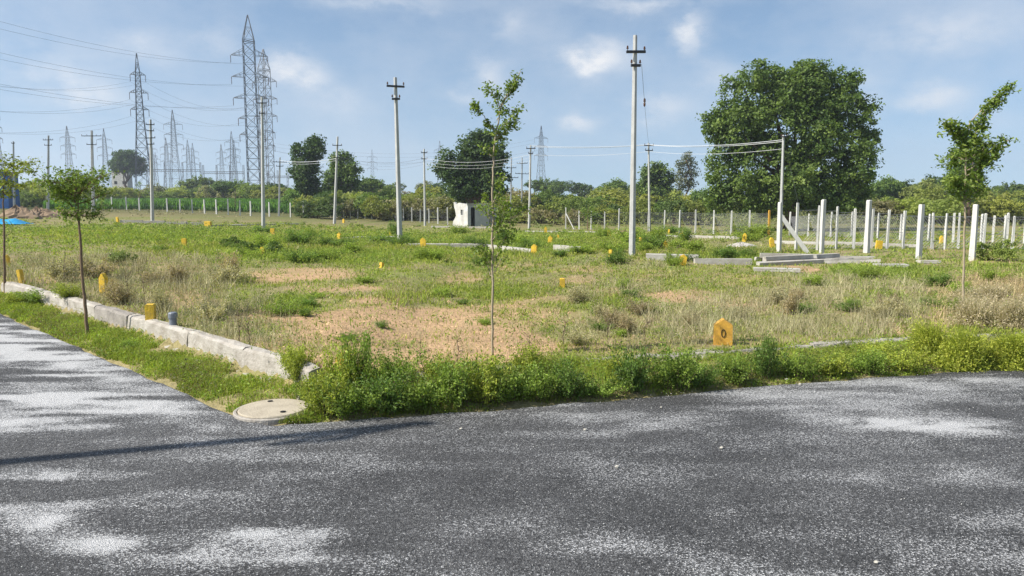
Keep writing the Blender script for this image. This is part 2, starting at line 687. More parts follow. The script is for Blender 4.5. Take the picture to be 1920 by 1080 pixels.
M_STEEL = surf('dark_steel', (0.045, 0.047, 0.05), 0.55, 0.2, 12, metallic=0.3)
M_TOWER = surf('galvanised_steel', (0.17, 0.175, 0.185), 0.6, 0.1, 2, metallic=0.3)
M_INSUL = surf('insulator_glaze', (0.09, 0.045, 0.03), 0.25, 0.1, 20)
M_ALU = surf('aluminium_cable', (0.75, 0.75, 0.76), 0.4, 0.05, 8, metallic=0.2)
M_CABLE = surf('dark_cable', (0.15, 0.16, 0.17), 0.6, 0.1, 8)
M_WIRE = surf('fence_wire', (0.27, 0.28, 0.29), 0.5, 0.1, 8, metallic=0.5)
M_LIME = surf('limewashed_wall', (0.68, 0.67, 0.63), 0.9, 0.2, 1.6, col2=(0.40, 0.38, 0.34), bump=0.3, streak=0.5)
M_GREYWALL = surf('grey_render', (0.46, 0.46, 0.44), 0.9, 0.2, 2.2, col2=(0.33, 0.335, 0.32), bump=0.3, streak=0.5)
M_DARK = surf('dark_interior', (0.012, 0.012, 0.013), 0.9, 0.1, 3)
M_TARP = surf('blue_tarpaulin', (0.03, 0.34, 0.62), 0.35, 0.2, 3, col2=(0.02, 0.22, 0.45))
M_BLUE = surf('blue_sheet_metal', (0.03, 0.12, 0.33), 0.45, 0.15, 2)
M_EARTH = surf('heaped_earth', (0.33, 0.235, 0.155), 0.97, 0.2, 1.5, bump=0.8, bscale=8)
M_STONE = surf('loose_stone', (0.52, 0.49, 0.42), 0.9, 0.15, 30, bump=0.4)
M_PVC = surf('grey_pvc', (0.20, 0.22, 0.25), 0.45, 0.1, 20)
M_MANHOLE = surf('manhole_concrete', (0.46, 0.405, 0.31), 0.9, 0.12, 6, col2=(0.33, 0.285, 0.215), bump=0.35, bscale=60)
M_ROOF = surf('fibre_cement_roof', (0.52, 0.47, 0.42), 0.9, 0.1, 1)

# ------------------------------------------------------------------ field masks (pixel ellipses become patches of ground)


def patches(px, py, lst):
    o = np.zeros_like(px)
    for cx, cy, rx, ry, s in lst:
        r2 = ((px - cx) / rx) ** 2 + ((py - cy) / ry) ** 2
        o = np.maximum(o, s * (1 - sst(0.45, 1.35, r2)))
    return o


BARE = [(740, 612, 230, 34, 1), (640, 655, 190, 36, .85), (900, 650, 130, 44, .9), (570, 514, 120, 13, .85), (860, 522, 50, 14, .6), (1280, 556, 60, 14, .65),
        (340, 570, 90, 16, .55), (1190, 650, 110, 20, .5), (1080, 525, 50, 9, .6), (820, 690, 90, 14, .6), (1440, 640, 60, 14, .5), (1330, 640, 60, 12, .4), (960, 595, 160, 22, .7),
        (520, 600, 100, 20, .5), (1010, 560, 70, 12, .4), (620, 540, 90, 10, .4), (720, 562, 70, 9, .4), (1150, 600, 90, 16, .4), (1480, 505, 60, 8, .5), (250, 590, 70, 14, .5)]
DRYP = [(200, 530, 260, 52, 1), (380, 600, 180, 44, .9), (60, 520, 150, 40, 1), (1500, 600, 330, 50, .75), (1250, 620, 220, 40, .7), (1870, 560, 130, 50, 1),
        (1600, 540, 180, 26, .6), (300, 495, 200, 20, .6), (1130, 545, 130, 22, .45), (470, 640, 120, 40, .7), (1150, 500, 120, 14, .35), (600, 395, 400, 9, .5), (150, 395, 300, 14, .8), (1300, 460, 200, 16, .3)]
LUSH = [(700, 470, 420, 24, .9), (1000, 455, 300, 22, .9), (1350, 480, 200, 14, .8), (420, 440, 400, 22, .8), (930, 545, 120, 18, .6), (530, 575, 60, 18, .7), (420, 525, 60, 12, .6),
        (1640, 560, 60, 20, .6), (1150, 570, 60, 16, .5), (1660, 510, 120, 16, .7), (1880, 510, 80, 16, .5), (760, 560, 90, 10, .4)]


def field_masks(x, y, z):
    px, py = proj(x, y, z)
    n1 = vnoise(x, y, 0.55, 11, 4)
    n2 = vnoise(x, y, 1.9, 12, 3)
    w_ = (n1 - 0.5) * 0.9 + (n2 - 0.5) * 0.5
    bare = np.clip(patches(px, py, BARE) + w_ * 1.1 * (patches(px, py, BARE) > 0.02) - 0.1 + sst(0.56, 0.76, n1) * 0.7 * sst(455, 520, py), 0, 1)
    dry = np.clip(patches(px, py, DRYP) + w_ * 0.6, 0, 1)
    lush = np.clip(patches(px, py, LUSH) + w_ * 0.8 + 0.15, 0, 1)
    return bare, dry, lush, px, py

# ------------------------------------------------------------------ ground


def axis(fine_lo, fine_hi, step, lo, hi, grow=1.12):
    a = list(np.arange(fine_lo, fine_hi + 1e-6, step))
    s = step
    v = a[-1]
    while v < hi:
        s *= grow
        v += s
        a.append(v)
    s = step
    v = a[0]
    pre = []
    while v > lo:
        s *= grow
        v -= s
        pre.append(v)
    return np.array(pre[::-1] + a)


def build_ground():
    xs = axis(-16, 16, 0.16, -1300, 1300)
    ys = axis(5.5, 34, 0.16, -60, 1500)
    X, Y = np.meshgrid(xs, ys)
    Z = terr(X, Y)
    nx, ny = len(xs), len(ys)
    V = np.stack([X.ravel(), Y.ravel(), Z.ravel()], 1)
    i = (np.arange(ny - 1)[:, None] * nx + np.arange(nx - 1)[None, :]).ravel()
    F = np.stack([i, i + 1, i + nx + 1, i + nx], 1)
    bare, dry, lush, px, py = field_masks(V[:, 0], V[:, 1], V[:, 2])
    soil = np.array([0.47, 0.315, 0.18])
    litter = np.array([0.27, 0.22, 0.115])
    green = np.array([0.225, 0.25, 0.075])
    k = vnoise(V[:, 0], V[:, 1], 1.3, 31, 4)[:, None]
    C = litter * 0.58 + green * 0.42 + (litter * 1.15 - green) * (k - 0.5) * 2.0
    C = C * (1 - lush[:, None] * 0.5) + green * lush[:, None] * 0.5
    C = C * (1 - dry[:, None] * 0.6) + (litter * 1.1) * dry[:, None] * 0.6
    C = C * (1 - bare[:, None]) + soil * (0.85 + 0.3 * k) * bare[:, None]
    vg = ((V[:, 1] < y_kerb(V[:, 0])) & (V[:, 1] > y_edge(V[:, 0]) - .5))[:, None]
    C = np.where(vg, np.array([0.34, 0.25, 0.155]) * (0.7 + 0.6 * k) * .6 + green * .4, C)
    far = sst(60, 110, V[:, 1])[:, None]
    C = C * (1 - far) + np.array([0.09, 0.10, 0.035]) * far
    me = tri_mesh('ground', V, F, np.clip(C, 0.01, 1), M_SOIL, smooth=True)
    o = mesh_obj('ground', me)
    tag(o, kind='structure')


build_ground()

DUST = [(70, 640, 130, 16, 1), (60, 603, 90, 9, .95), (90, 672, 100, 9, .8), (110, 700, 120, 13, 1), (70, 745, 180, 12, .9), (220, 768, 190, 10, .95), (40, 795, 120, 12, .85),
        (360, 806, 60, 6, .9), (300, 750, 80, 8, .6), (60, 900, 80, 18, .7), (60, 975, 80, 22, .8), (130, 990, 70, 24, .8), (110, 940, 60, 14, .5), (240, 1018, 120, 14, .8),
        (460, 1042, 150, 20, .6), (520, 1000, 70, 9, .65), (690, 1030, 170, 16, .55), (480, 1020, 300, 40, .25), (1345, 968, 32, 13, .75), (1480, 967, 60, 6, .4), (1790, 802, 130, 16, .5),
        (1690, 795, 120, 9, .5), (1830, 697, 90, 5, 1), (1880, 1005, 70, 40, .5), (1905, 972, 50, 8, .6), (1600, 760, 340, 40, .22), (1200, 790, 160, 25, .25), (1690, 900, 110, 16, .22),
        (40, 680, 220, 90, .22), (250, 900, 240, 60, .16), (1500, 1060, 400, 60, .2), (900, 870, 500, 60, .1), (1100, 760, 200, 16, .25), (1700, 720, 260, 20, .3), (1100, 1000, 300, 40, .16)]


def build_road():
    xs = axis(-12, 12, 0.07, -60, 60, 1.15)
    rows = np.concatenate([np.linspace(-40, 1.5, 12), np.arange(1.7, 4.4, 0.1)])
    top = np.linspace(0, 1, 90) ** 0.9
    ye = y_edge(xs) + (vnoise(xs, xs * 0, 3.5, 5, 3) - 0.5) * 0.13
    V = []
    Ys = []
    for r in rows:
        Ys.append(np.full_like(xs, r))
    for t in top:
        Ys.append(4.4 + (ye - 4.4) * t)
    Y = np.array(Ys)
    X = np.tile(xs, (len(Ys), 1))
    Z = 0.012 * (vnoise(X, Y, 0.5, 9, 2) - 0.5)
    edge_drop = sst(0.0, 0.12, ye[None, :] - Y)
    Z = Z - 0.04 * (1 - edge_drop)
    V = np.stack([X.ravel(), Y.ravel(), Z.ravel()], 1)
    nx, ny = X.shape[1], X.shape[0]
    i = (np.arange(ny - 1)[:, None] * nx + np.arange(nx - 1)[None, :]).ravel()
    F = np.stack([i, i + 1, i + nx + 1, i + nx], 1)
    px, py = proj(V[:, 0], V[:, 1], V[:, 2])
    st = vnoise(V[:, 0] * 0.55 - V[:, 1] * 0.2, V[:, 1] * 2.6, 1.0, 41, 4)
    fine = vnoise(V[:, 0], V[:, 1], 3.2, 42, 4)
    wx = px + (fine - 0.5) * 200 + (vnoise(V[:, 0], V[:, 1], 9.0, 46, 2) - .5) * 60
    wy = py + (st - 0.5) * 34
    d = np.zeros(len(px))
    for cx, cy, rx, ry, q in DUST:
        d = d + q * (1.0 if cx < 420 and cy < 830 else .78) * np.exp(-(((wx - cx) / rx) ** 2 + ((wy - cy) / ry) ** 2) * 0.9)
    d = np.clip(d, 0, 1.1)
    wisp = vnoise(V[:, 0] * 1.2 - V[:, 1] * 0.5, V[:, 1] * 4.0, 1.4, 47, 4)
    d = d * (0.12 + 1.25 * sst(0.3, 0.68, wisp)) + 0.3 * (st - 0.45) + 0.34 * (wisp - 0.5)
    d += 0.12 * sst(0.5, 0.75, vnoise(V[:, 0], V[:, 1], 0.8, 44, 3))
    C = np.clip(np.stack([d, d, d], 1), 0, 1)
    me = tri_mesh('road', V, F, C, M_ROAD, smooth=True)
    tag(mesh_obj('road', me), kind='structure')


build_road()

# ------------------------------------------------------------------ grass and weeds (uncountable stuff)


def blades(x, y, h, wd, col, lean=0.5, seg2=True, rng=RNG, tipcol=None):
    n = len(x)
    z = terr(x, y) - 0.01
    a = rng.uniform(0, 2 * math.pi, n)
    la = rng.uniform(0, 2 * math.pi, n)
    lm = np.abs(rng.normal(0, lean, n)) * h
    bx, by = np.cos(a) * wd / 2, np.sin(a) * wd / 2
    tx, ty = np.cos(la) * lm, np.sin(la) * lm
    tipcol = col if tipcol is None else tipcol
    if seg2:
        V = np.empty((n, 5, 3))
        V[:, 0] = np.stack([x - bx, y - by, z], 1)
        V[:, 1] = np.stack([x + bx, y + by, z], 1)
        mx, my, mz = x + tx * .35, y + ty * .35, z + h * .62
        V[:, 2] = np.stack([mx - bx * .8, my - by * .8, mz], 1)
        V[:, 3] = np.stack([mx + bx * .8, my + by * .8, mz], 1)
        V[:, 4] = np.stack([x + tx, y + ty, z + h * .97], 1)
        k = np.arange(n)[:, None] * 5
        T = np.concatenate([k + np.array([[0, 1, 3]]), k + np.array([[0, 3, 2]]), k + np.array([[2, 3, 4]])])
        C = np.repeat(col[:, None, :], 5, 1)
    else:
        V = np.empty((n, 3, 3))
        V[:, 0] = np.stack([x - bx, y - by, z], 1)
        V[:, 1] = np.stack([x + bx, y + by, z], 1)
        V[:, 2] = np.stack([x + tx, y + ty, z + h], 1)
        T = np.arange(n * 3).reshape(-1, 3)
        C = np.repeat(col[:, None, :], 3, 1)
    return V.reshape(-1, 3), T, C.reshape(-1, 3)


def polar_points(n, r0, r1, a0=-42, a1=42, power=1.0):
    """points spread over the field, thinning out with distance"""
    u = RNG.random(n)
    if power == 1.0:
        r = r0 * (r1 / r0) ** u
    else:
        r = (r0 ** (1 - power) + u * (r1 ** (1 - power) - r0 ** (1 - power))) ** (1 / (1 - power))
    a = np.radians(RNG.uniform(a0, a1, n))
    return np.sin(a) * r, np.cos(a) * r, r


def colmix(n, *cols, sd=0.15):
    cols = np.array(cols)
    wts = RNG.dirichlet(np.ones(len(cols)) * 0.8, n)
    c = wts @ cols
    return np.clip(c * RNG.normal(1, sd, (n, 1)), 0.005, 1)


def build_field_grass():
    parts = []
    # short green grass
    x, y, r = polar_points(560000, 6.6, 75, power=1.35)
    s = y - y_kerb(x)
    z = terr(x, y)
    bare, dry, lush, px, py = field_masks(x, y, z)
    clump = vnoise(x, y, 3.0, 21, 3)
    p = (0.42 + 0.8 * lush) * (1 - 0.86 * bare) * (1 - 0.45 * dry) * sst(0.30, 0.62, clump + 0.1)
    keep = (s > 0.12) & (RNG.random(len(x)) < p)
    x, y, r, lush, dry, bare = x[keep], y[keep], r[keep], lush[keep], dry[keep], bare[keep]
    n = len(x)
    h = RNG.uniform(0.025, 0.085, n) * (0.6 + 0.9 * lush) * (0.6 + 0.9 * vnoise(x, y, 1.2, 23, 3))
    wd = np.maximum(0.008, r * 0.0011) * RNG.uniform(0.7, 1.5, n)
    g = colmix(n, (0.290, 0.346, 0.065), (0.414, 0.442, 0.098), (0.179, 0.256, 0.058))
    d = colmix(n, (0.42, 0.35, 0.18), (0.33, 0.28, 0.15))
    mot = vnoise(x, y, 0.9, 24, 4)
    mot2 = vnoise(x, y, 0.28, 25, 3)
    m = (RNG.random(n) < 0.04 + 0.38 * dry + 0.2 * bare + 0.9 * (mot - 0.5) + 0.5 * (mot2 - .5))[:, None]
    g = g * (0.72 + 0.55 * vnoise(x, y, 1.7, 26, 3))[:, None] * np.stack([0.86 + 0.3 * mot2, np.ones(n), np.ones(n)], 1)
    col = np.clip(np.where(m, d, g), .01, 1)
    near = r < 16
    parts.append(blades(x[near], y[near], h[near], wd[near], col[near], 0.7))
    parts.append(blades(x[~near], y[~near], h[~near] * 1.2, wd[~near] * 1.3, col[~near], 0.7, False))
    # low broad-leaved weeds as leaf clumps
    cx, cy, cr = polar_points(22000, 7, 75, power=1.15)
    cz = terr(cx, cy)
    bare, dry, lush, px, py = field_masks(cx, cy, cz)
    keep = (cy - y_kerb(cx) > 0.2) & (RNG.random(len(cx)) < (0.12 + 0.7 * lush) * (1 - 0.8 * bare) * (1 - 0.4 * dry) * (0.35 + 1.1 * sst(.4, .65, vnoise(cx, cy, .5, 30, 3))))
    cx, cy, cr = cx[keep], cy[keep], cr[keep]
    m = 26
    rad = RNG.uniform(0.05, 0.2, len(cx)) * (0.7 + 1.2 * sst(.45, .75, vnoise(cx, cy, .35, 29, 2)))
    ctr = np.repeat(np.stack([cx, cy, terr(cx, cy)], 1), m, 0)
    off = RNG.normal(size=ctr.shape) * np.repeat(rad, m)[:, None] * np.array([.6, .6, .45])
    off[:, 2] = np.abs(off[:, 2]) * 1.3
    L = ctr + off
    sz = np.maximum(0.03, np.repeat(cr, m) * 0.0022)
    V, T = leaf_tris(L, sz, 0.55, 0.5)
    cc = np.repeat(colmix(len(cx), (0.221, 0.312, 0.060), (0.143, 0.216, 0.048), (0.351, 0.384, 0.072)), m, 0) * RNG.normal(1, .18, (len(L), 1))
    parts.append((V, T, np.repeat(np.clip(cc, .005, 1), 4, 0)))
    V, T, C = merge(parts)
    o = mesh_obj('field_grass', tri_mesh('field_grass', V, T, C, M_GRASS))
    tag(o, 'short patchy green grass and low weeds growing over the open plots', 'grass', kind='stuff')
    return len(T)


def build_dry_weeds():
    parts = []
    cx, cy, cr = polar_points(36000, 7.2, 105, power=1.2)
    cz = terr(cx, cy)
    bare, dry, lush, px, py = field_masks(cx, cy, cz)
    keep = (cy - y_kerb(cx) > 0.2) & (RNG.random(len(cx)) < (0.05 + 0.47 * dry) * (1 - 0.6 * bare))
    cx, cy, cr, dry, px = cx[keep], cy[keep], cr[keep], dry[keep], px[keep]
    tall = RNG.uniform(0.08, 0.36, len(cx)) * (0.4 + 0.65 * dry) * (0.5 + vnoise(cx, cy, .8, 28, 2))
    m = 13
    X = np.repeat(cx, m) + RNG.normal(0, 0.06, len(cx) * m)
    Y = np.repeat(cy, m) + RNG.normal(0, 0.06, len(cx) * m)
    h = np.repeat(tall, m) * RNG.uniform(0.5, 1.1, len(X))
    rr = np.repeat(cr, m)
    wd = np.maximum(0.004, rr * 0.0006) * RNG.uniform(0.7, 1.4, len(X))
    base = colmix(len(cx), (0.440, 0.381, 0.242), (0.320, 0.269, 0.182), (0.480, 0.459, 0.275), (0.300, 0.302, 0.132))
    pink = (px > 1740)[:, None]
    base = np.where(pink, base * np.array([1.15, 0.98, 0.95]), base)
    col = np.clip(np.repeat(base, m, 0) * RNG.normal(1, .15, (len(X), 1)), .01, 1)
    parts.append(blades(X, Y, h, wd, col, 0.62, False))
    # wispy seed heads and side twigs high on the stalks
    sel = RNG.random(len(X)) < 0.75
    L = np.stack([X[sel], Y[sel], terr(X[sel], Y[sel]) + h[sel] * RNG.uniform(.45, 1, sel.sum())], 1)
    L[:, :2] += RNG.normal(0, 0.05, (len(L), 2))
    V, T = leaf_tris(L, np.maximum(0.022, rr[sel] * 0.0016), 0.28, 0.0)
    parts.append((V, T, np.repeat(np.clip(col[sel] * RNG.normal(1.05, .2, (len(L), 1)), .01, 1), 4, 0)))
    V, T, C = merge(parts)
    o = mesh_obj('dry_weeds', tri_mesh('dry_weeds', V, T, C, M_DRY))
    tag(o, 'thin brown and beige dry weed stalks standing among the grass', 'dry weeds', kind='stuff')
    return len(T)


def build_verge():
    parts = []
    # strip between road edge and kerb, full width of the view and a bit beyond
    n = 330000
    xa = np.concatenate([RNG.uniform(-14, CORNER_X + .3, n // 2), RNG.uniform(CORNER_X - .2, 11, n // 2)])
    t = RNG.uniform(-0.06, 1.12, len(xa))
    ya = y_edge(xa) + (y_kerb(xa) - y_edge(xa)) * t
    left = xa < CORNER_X
    front = ~left
    mx, my = flat(513, 771)
    ok = (ya > y_edge(xa) - 0.02 + (vnoise(xa, ya, 2.5, 55, 2) - .62) * 0.3) & (((xa - mx) ** 2 + (ya - my) ** 2) > 0.35 ** 2)
    cl = vnoise(xa, ya, 2.2, 51, 3)
    ok &= RNG.random(len(xa)) < np.where(left, sst(0.3, 0.6, cl) * 0.75, 0.25 + .7 * sst(0.32, 0.62, cl))
    # only the first part beyond the kerb on the right
    x, y, t, left, cl = xa[ok], ya[ok], t[ok], left[ok], cl[ok]
    r = np.hypot(x, y)
    n = len(x)
    h = np.where(left, RNG.uniform(0.03, 0.10, n), RNG.uniform(0.04, 0.13, n)) * (0.6 + 0.8 * cl)
    h *= 0.45 + 0.55 * sst(-0.05, 0.35, t)
    h *= 1 - 0.4 * sst(.6, 1.6, x)
    wd = np.maximum(0.0055, r * 0.0007) * RNG.uniform(.7, 1.4, n)
    col = colmix(n, (0.284, 0.348, 0.054), (0.405, 0.432, 0.084), (0.176, 0.252, 0.042))
    dr = (RNG.random(n) < 0.1 + .3 * sst(.5, .7, vnoise(x, y, 1.3, 57, 2)))[:, None]
    col = np.where(dr, colmix(n, (0.32, 0.27, 0.13), (0.2, 0.18, 0.09)), col)
    col = np.clip(col * (0.65 + 0.7 * vnoise(x, y, 2.6, 53, 3))[:, None], .01, 1)
    parts.append(blades(x, y, h, wd, col, 0.75, True))
    # broad little leaves mixed in
    pick = RNG.random(n) < .16
    L = np.stack([x[pick], y[pick], terr(x[pick], y[pick]) + h[pick] * RNG.uniform(.3, 1.0, pick.sum())], 1)
    V, T = leaf_tris(L, .028, .6, .7)
    parts.append((V, T, np.repeat(col[pick] * np.array([.8, .95, .9]), 4, 0)))
    V, T, C = merge(parts)
    o = mesh_obj('verge_grass', tri_mesh('verge_grass', V, T, C, M_GRASS))
    tag(o, 'bright green roadside grass growing between asphalt and kerb', 'grass', kind='stuff')
    return len(T)


tri_count = build_field_grass() + build_dry_weeds() + build_verge()

# ------------------------------------------------------------------ kerb along the plots


def kerb_run(name, label, xs_pts, h0, thick, patch_at=(), gaps=0.0):
    """row of cast concrete segments along a polyline of base points (nearest the road)"""
    root = thing(name, label, 'kerb', (xs_pts[0][0], xs_pts[0][1], 0))
    o = np.array([xs_pts[0][0], xs_pts[0][1], 0])
    # resample by length
    pts = np.array(xs_pts)
    seg = np.linalg.norm(np.diff(pts, axis=0), axis=1)
    cum = np.concatenate([[0], np.cumsum(seg)])
    s = 0.0
    k = 0
    while s < cum[-1] - 0.3:
        L = RNG.uniform(1.1, 1.9)
        e = min(s + L, cum[-1])
        n = 8
        ss = np.linspace(s + 0.006, e - 0.006, n)
        X = np.interp(ss, cum, pts[:, 0])
        Y = np.interp(ss, cum, pts[:, 1])
        if RNG.random() < gaps:                    # broken away or buried
            s = e
            k += 1
            continue
        d = np.array([X[-1] - X[0], Y[-1] - Y[0]])
        d /= np.linalg.norm(d)
        nrm = np.array([-d[1], d[0]])
        if nrm[1] < 0:
            nrm = -nrm
        hh = h0 + RNG.normal(0, 0.012)
        sh = RNG.normal(0, 0.006)
        prof = [(0.0, -0.08), (0.02, hh * .5), (0.03, hh - 0.025), (0.055, hh), (thick - .02, hh + .005), (thick, hh - .02), (thick, -0.08)]
        V, F = [], []
        m = len(prof)
        for i in range(n):
            for u, zz in prof:
                j = RNG.normal(0, 0.006, 2)
                V.append((X[i] + nrm[0] * (u + sh + j[0]), Y[i] + nrm[1] * (u + sh + j[0]), zz + j[1] * (zz > 0)))
        for i in range(n - 1):
            for q in range(m):
                a, b = i * m + q, i * m + (q + 1) % m
                F.append((a, b, b + m, a + m))
        F += [tuple(range(m))[::-1], tuple(range((n - 1) * m, n * m))]
        mb = MB()
        mb.add(V, F)
        mb.build('kerb_segment', M_KERBD if k in patch_at else M_KERB, root, o)
        # low spilled footing in front
        if RNG.random() < 0.85:
            mb = MB()
            fp = [(-RNG.uniform(.07, .13), -0.05), (-RNG.uniform(.05, .09), 0.05), (0.0, 0.065), (0.01, -0.05)]
            V, F = [], []
            for i in range(n):
                for u, zz in fp:
                    V.append((X[i] + nrm[0] * (u + sh) + RNG.normal(0, .012), Y[i] + nrm[1] * (u + sh) + RNG.normal(0, .012), zz + RNG.normal(0, .008)))
            m = 4
            for i in range(n - 1):
                for q in range(m):
                    a, b = i * m + q, i * m + (q + 1) % m
                    F.append((a, b, b + m, a + m))
            F += [tuple(range(m))[::-1], tuple(range((n - 1) * m, n * m))]
            mb.add(V, F)
            mb.build('footing', M_KERB, root, o)
        s = e
        k += 1
    return root


kl = [p for p in KERB if p[0] <= CORNER_X + 1e-6]
kerb_run('concrete_kerb', 'rough grey concrete kerb of cracked segments beside the side road, ending at the manhole', kl[1:][::-1], 0.28, 0.17, patch_at=(3,))
kr = [p for p in KERB if p[0] >= CORNER_X - 1e-6]
kerb_run('concrete_kerb', 'low concrete kerb half buried in weeds along the main road', [(kr[0][0] + .12, kr[0][1] + .02)] + kr[1:-1] + [(kr[-2][0] + 4, kr[-2][1] + 1.1)], 0.085, 0.17, gaps=.3)

# ------------------------------------------------------------------ manhole


def manhole():
    x, y = flat(513, 771)
    root = thing('manhole', 'round pale concrete manhole cover at the road corner', 'manhole', (x, y, 0.008))
    mb = MB()
    mb.lathe([(0.335, -0.05), (0.335, 0.008), (0.325, 0.014), (0.308, 0.014), (0.305, -0.02)], 40)
    mb.build('rim', M_KERB, root)
    mb = MB()
    mb.lathe([(0.296, -0.03), (0.298, 0.016), (0.29, 0.026), (0.15, 0.032), (0.02, 0.034)], 40)
    mb.build('cover', M_MANHOLE, root)
    for a in (R(115), R(-50)):
        mb = MB()
        mb.lathe([(0.024, 0.026), (0.024, 0.0355), (0.02, 0.0362)], 12, (math.cos(a) * .2, math.sin(a) * .2, 0))
        mb.build('lifting_hole', M_DARK, root)


manhole()

# ------------------------------------------------------------------ yellow plot markers


def marker_mesh(kind, w_, h, t, tip=0.3):
    mb = MB()
    c = 0.012
    if kind == 'gable':
        poly = [(-w_ / 2, -.05), (w_ / 2, -.05), (w_ / 2, h * (1 - tip)), (0.01, h), (-0.01, h), (-w_ / 2, h * (1 - tip))]
    else:
        poly = [(-w_ / 2, -.05), (w_ / 2, -.05), (w_ / 2, h - c), (w_ / 2 - c, h), (-w_ / 2 + c, h), (-w_ / 2, h - c)]
    mb.prism(poly, -t / 2, t / 2)
    return mb


def mark_digit(root, w_, h, t, kind):
    """dark hand-painted number on the face towards the road"""
    mb = MB()
    cx, cz, rx, rz = 0, h * .48, w_ * .1, h * .15
    n = 12
    a0, a1 = (0, 2 * math.pi) if kind == '0' else (R(40), R(320))
    pts = [(cx + math.cos(a) * rx, -t / 2 - .004, cz + math.sin(a) * rz) for a in np.linspace(a0, a1, n)]
    for p, q in zip(pts[:-1], pts[1:]):
        mb.bar(p, q, w_ * .022, n=4)
    mb.build('painted_number', M_MARK, root)


MARKERS = [  # px, top, bottom, width px, kind, digit, paint, label
    (283, 570, 604, 20, 'block', None, 'y', 'bright yellow block marker just behind the side road kerb, next to a grey capped pipe'),
    (195, 513, 549, 15, 'gable', None, 'y', 'yellow pointed marker among brown dry weeds behind the slender sapling'),
    (42, 505, 532, 8, 'block', None, 'y', 'thin yellow marker post standing at the far bend of the side road kerb'),
    (15, 478, 502, 9, 'gable', None, 'y', 'small orange-yellow pointed marker in dry weeds beyond the thin marker post'),
    (346, 447, 463, 10, 'block', None, 'y', 'small yellow block marker alone in open grass, nearest to the white drain wall'),
    (494, 463, 479, 8, 'block', None, 'y', 'small yellow marker stone at the foot of a dark low weed clump'),
    (636, 436, 451, 9, 'gable', None, 'y', 'yellow marker stone near the base of the leaning utility pole'),
    (511, 428, 441, 9, 'block', None, 'y', 'yellow marker stone right beside a concrete utility pole base in bright grass'),
    (735, 427, 442, 10, 'gable', '0', 'y', 'yellow marker with a dark painted number beside a tall utility pole'),
    (794, 446, 465, 13, 'gable', None, 'y', 'bright yellow marker stone standing by the broken kerb line past the pole'),
    (715, 492, 502, 7, 'block', None, 'y', 'tiny yellow marker stone in grass on the far rim of the bare soil'),
    (1002, 458, 476, 13, 'gable', None, 'y', 'yellow marker stone at the end of a kerb strip in tall grass'),
    (1031, 442, 458, 10, 'gable', None, 'y', 'yellow marker stone in lush grass between two kerb strips'),
    (1054, 522, 539, 12, 'block', None, 'y', 'small dull yellow block marker on a sandy patch in mid field'),
    (1279, 477, 497, 17, 'gable', None, 'y', 'large clean yellow marker in front of a pale kerb strip near the tallest pole'),
    (1355, 598, 646, 42, 'gable', '0', 'o', 'big faded orange house-shaped marker with dark number beside the main road kerb'),
    (645, 662, 712, 26, 'gable', None, 'o', 'faded orange marker half hidden in weeds behind the manhole corner'),
    (1142, 430, 446, 8, 'gable', None, 'y', 'yellow marker beside a heap of reddish earth in front of the fence'),
    (1145, 468, 483, 7, 'block', None, 'y', 'dull yellow marker almost swallowed by grass beside the tallest pole'),
    (1248, 452, 467, 8, 'gable', None, 'y', 'pale yellow marker in tall grass just past the tallest pole'),
    (1280, 435, 452, 9, 'gable', None, 'y', 'bright yellow marker on the kerb strip in front of the fence'),
    (1395, 437, 453, 9, 'gable', '0', 'y', 'yellow numbered marker by the rubble strip near the orange post'),
    (1448, 445, 464, 10, 'gable', None, 'y', 'yellow marker standing at the foot of the braced concrete post'),
    (1647, 451, 467, 14, 'block', None, 'y', 'wide yellow block marker between the thick posts and the wire fence'),
    (1765, 442, 456, 8, 'gable', None, 'y', 'small yellow marker seen through the wire fence by the right-hand posts'),
    (1047, 440, 451, 4, 'block', None, 'y', 'very thin yellow peg in grass before the braced fence end'),
    (1201, 445, 459, 4, 'block', None, 'y', 'very thin yellow peg in grass right next to the tallest pole'),
    (1023, 425, 438, 6, 'gable', None, 'y', 'small pale yellow marker at the pale kerb end beside a wired pole'),
    (1254, 430, 441, 4, 'block', None, 'y', 'slim pale peg under the fence posts beside the wired pole'),
    (390, 415, 424, 15, 'block', None, 'y', 'wide low pale yellow block at the end of the white drain wall'),
    (221, 407, 417, 6, 'block', None, 'y', 'small yellow block at the far end of the white drain wall'),
    (644, 410, 418, 5, 'gable', None, 'y', 'tiny yellow marker behind the foot of the leaning pole'),
]
for px, t0, t1, wp, kind, dg, paint, lab in MARKERS:
    b = P(px, t1)
    top = at(px, t0, b[1])
    wd = wp / FPX * b[1] * .88
    h = top[2] - b[2]
    th = max(0.09, wd * 0.45)
    root = thing('plot_marker', lab, 'marker', b, 'yellow plot markers', rz=R(RNG.uniform(-30, 12)))
    root.rotation_euler[0] = R(RNG.normal(0, 4)); root.rotation_euler[1] = R(RNG.normal(0, 4))
    marker_mesh(kind, wd * .92, h, th, .22).build('stone', M_YELLOW if paint == 'y' else M_ORANGE, root)
    if dg:
        mark_digit(root, wd, h, th, dg)

# ------------------------------------------------------------------ utility poles


def catenary(p, q, sag, n=22):
    t = np.linspace(0, 1, n)
    pts = np.asarray(p)[None] * (1 - t)[:, None] + np.asarray(q)[None] * t[:, None]
    pts[:, 2] -= sag * 4 * t * (1 - t)
    return pts


def cable(p, q, sag, r, mat, label, group, n=22, name='power_cable', sides=5):
    mb = MB()
    p = np.asarray(p, float)
    mb.tube(catenary(p, q, sag, n), r, sides)
    o = mb.build(name, mat, None, p)
    return tag(o, label, 'cable', group)


POLES = {}


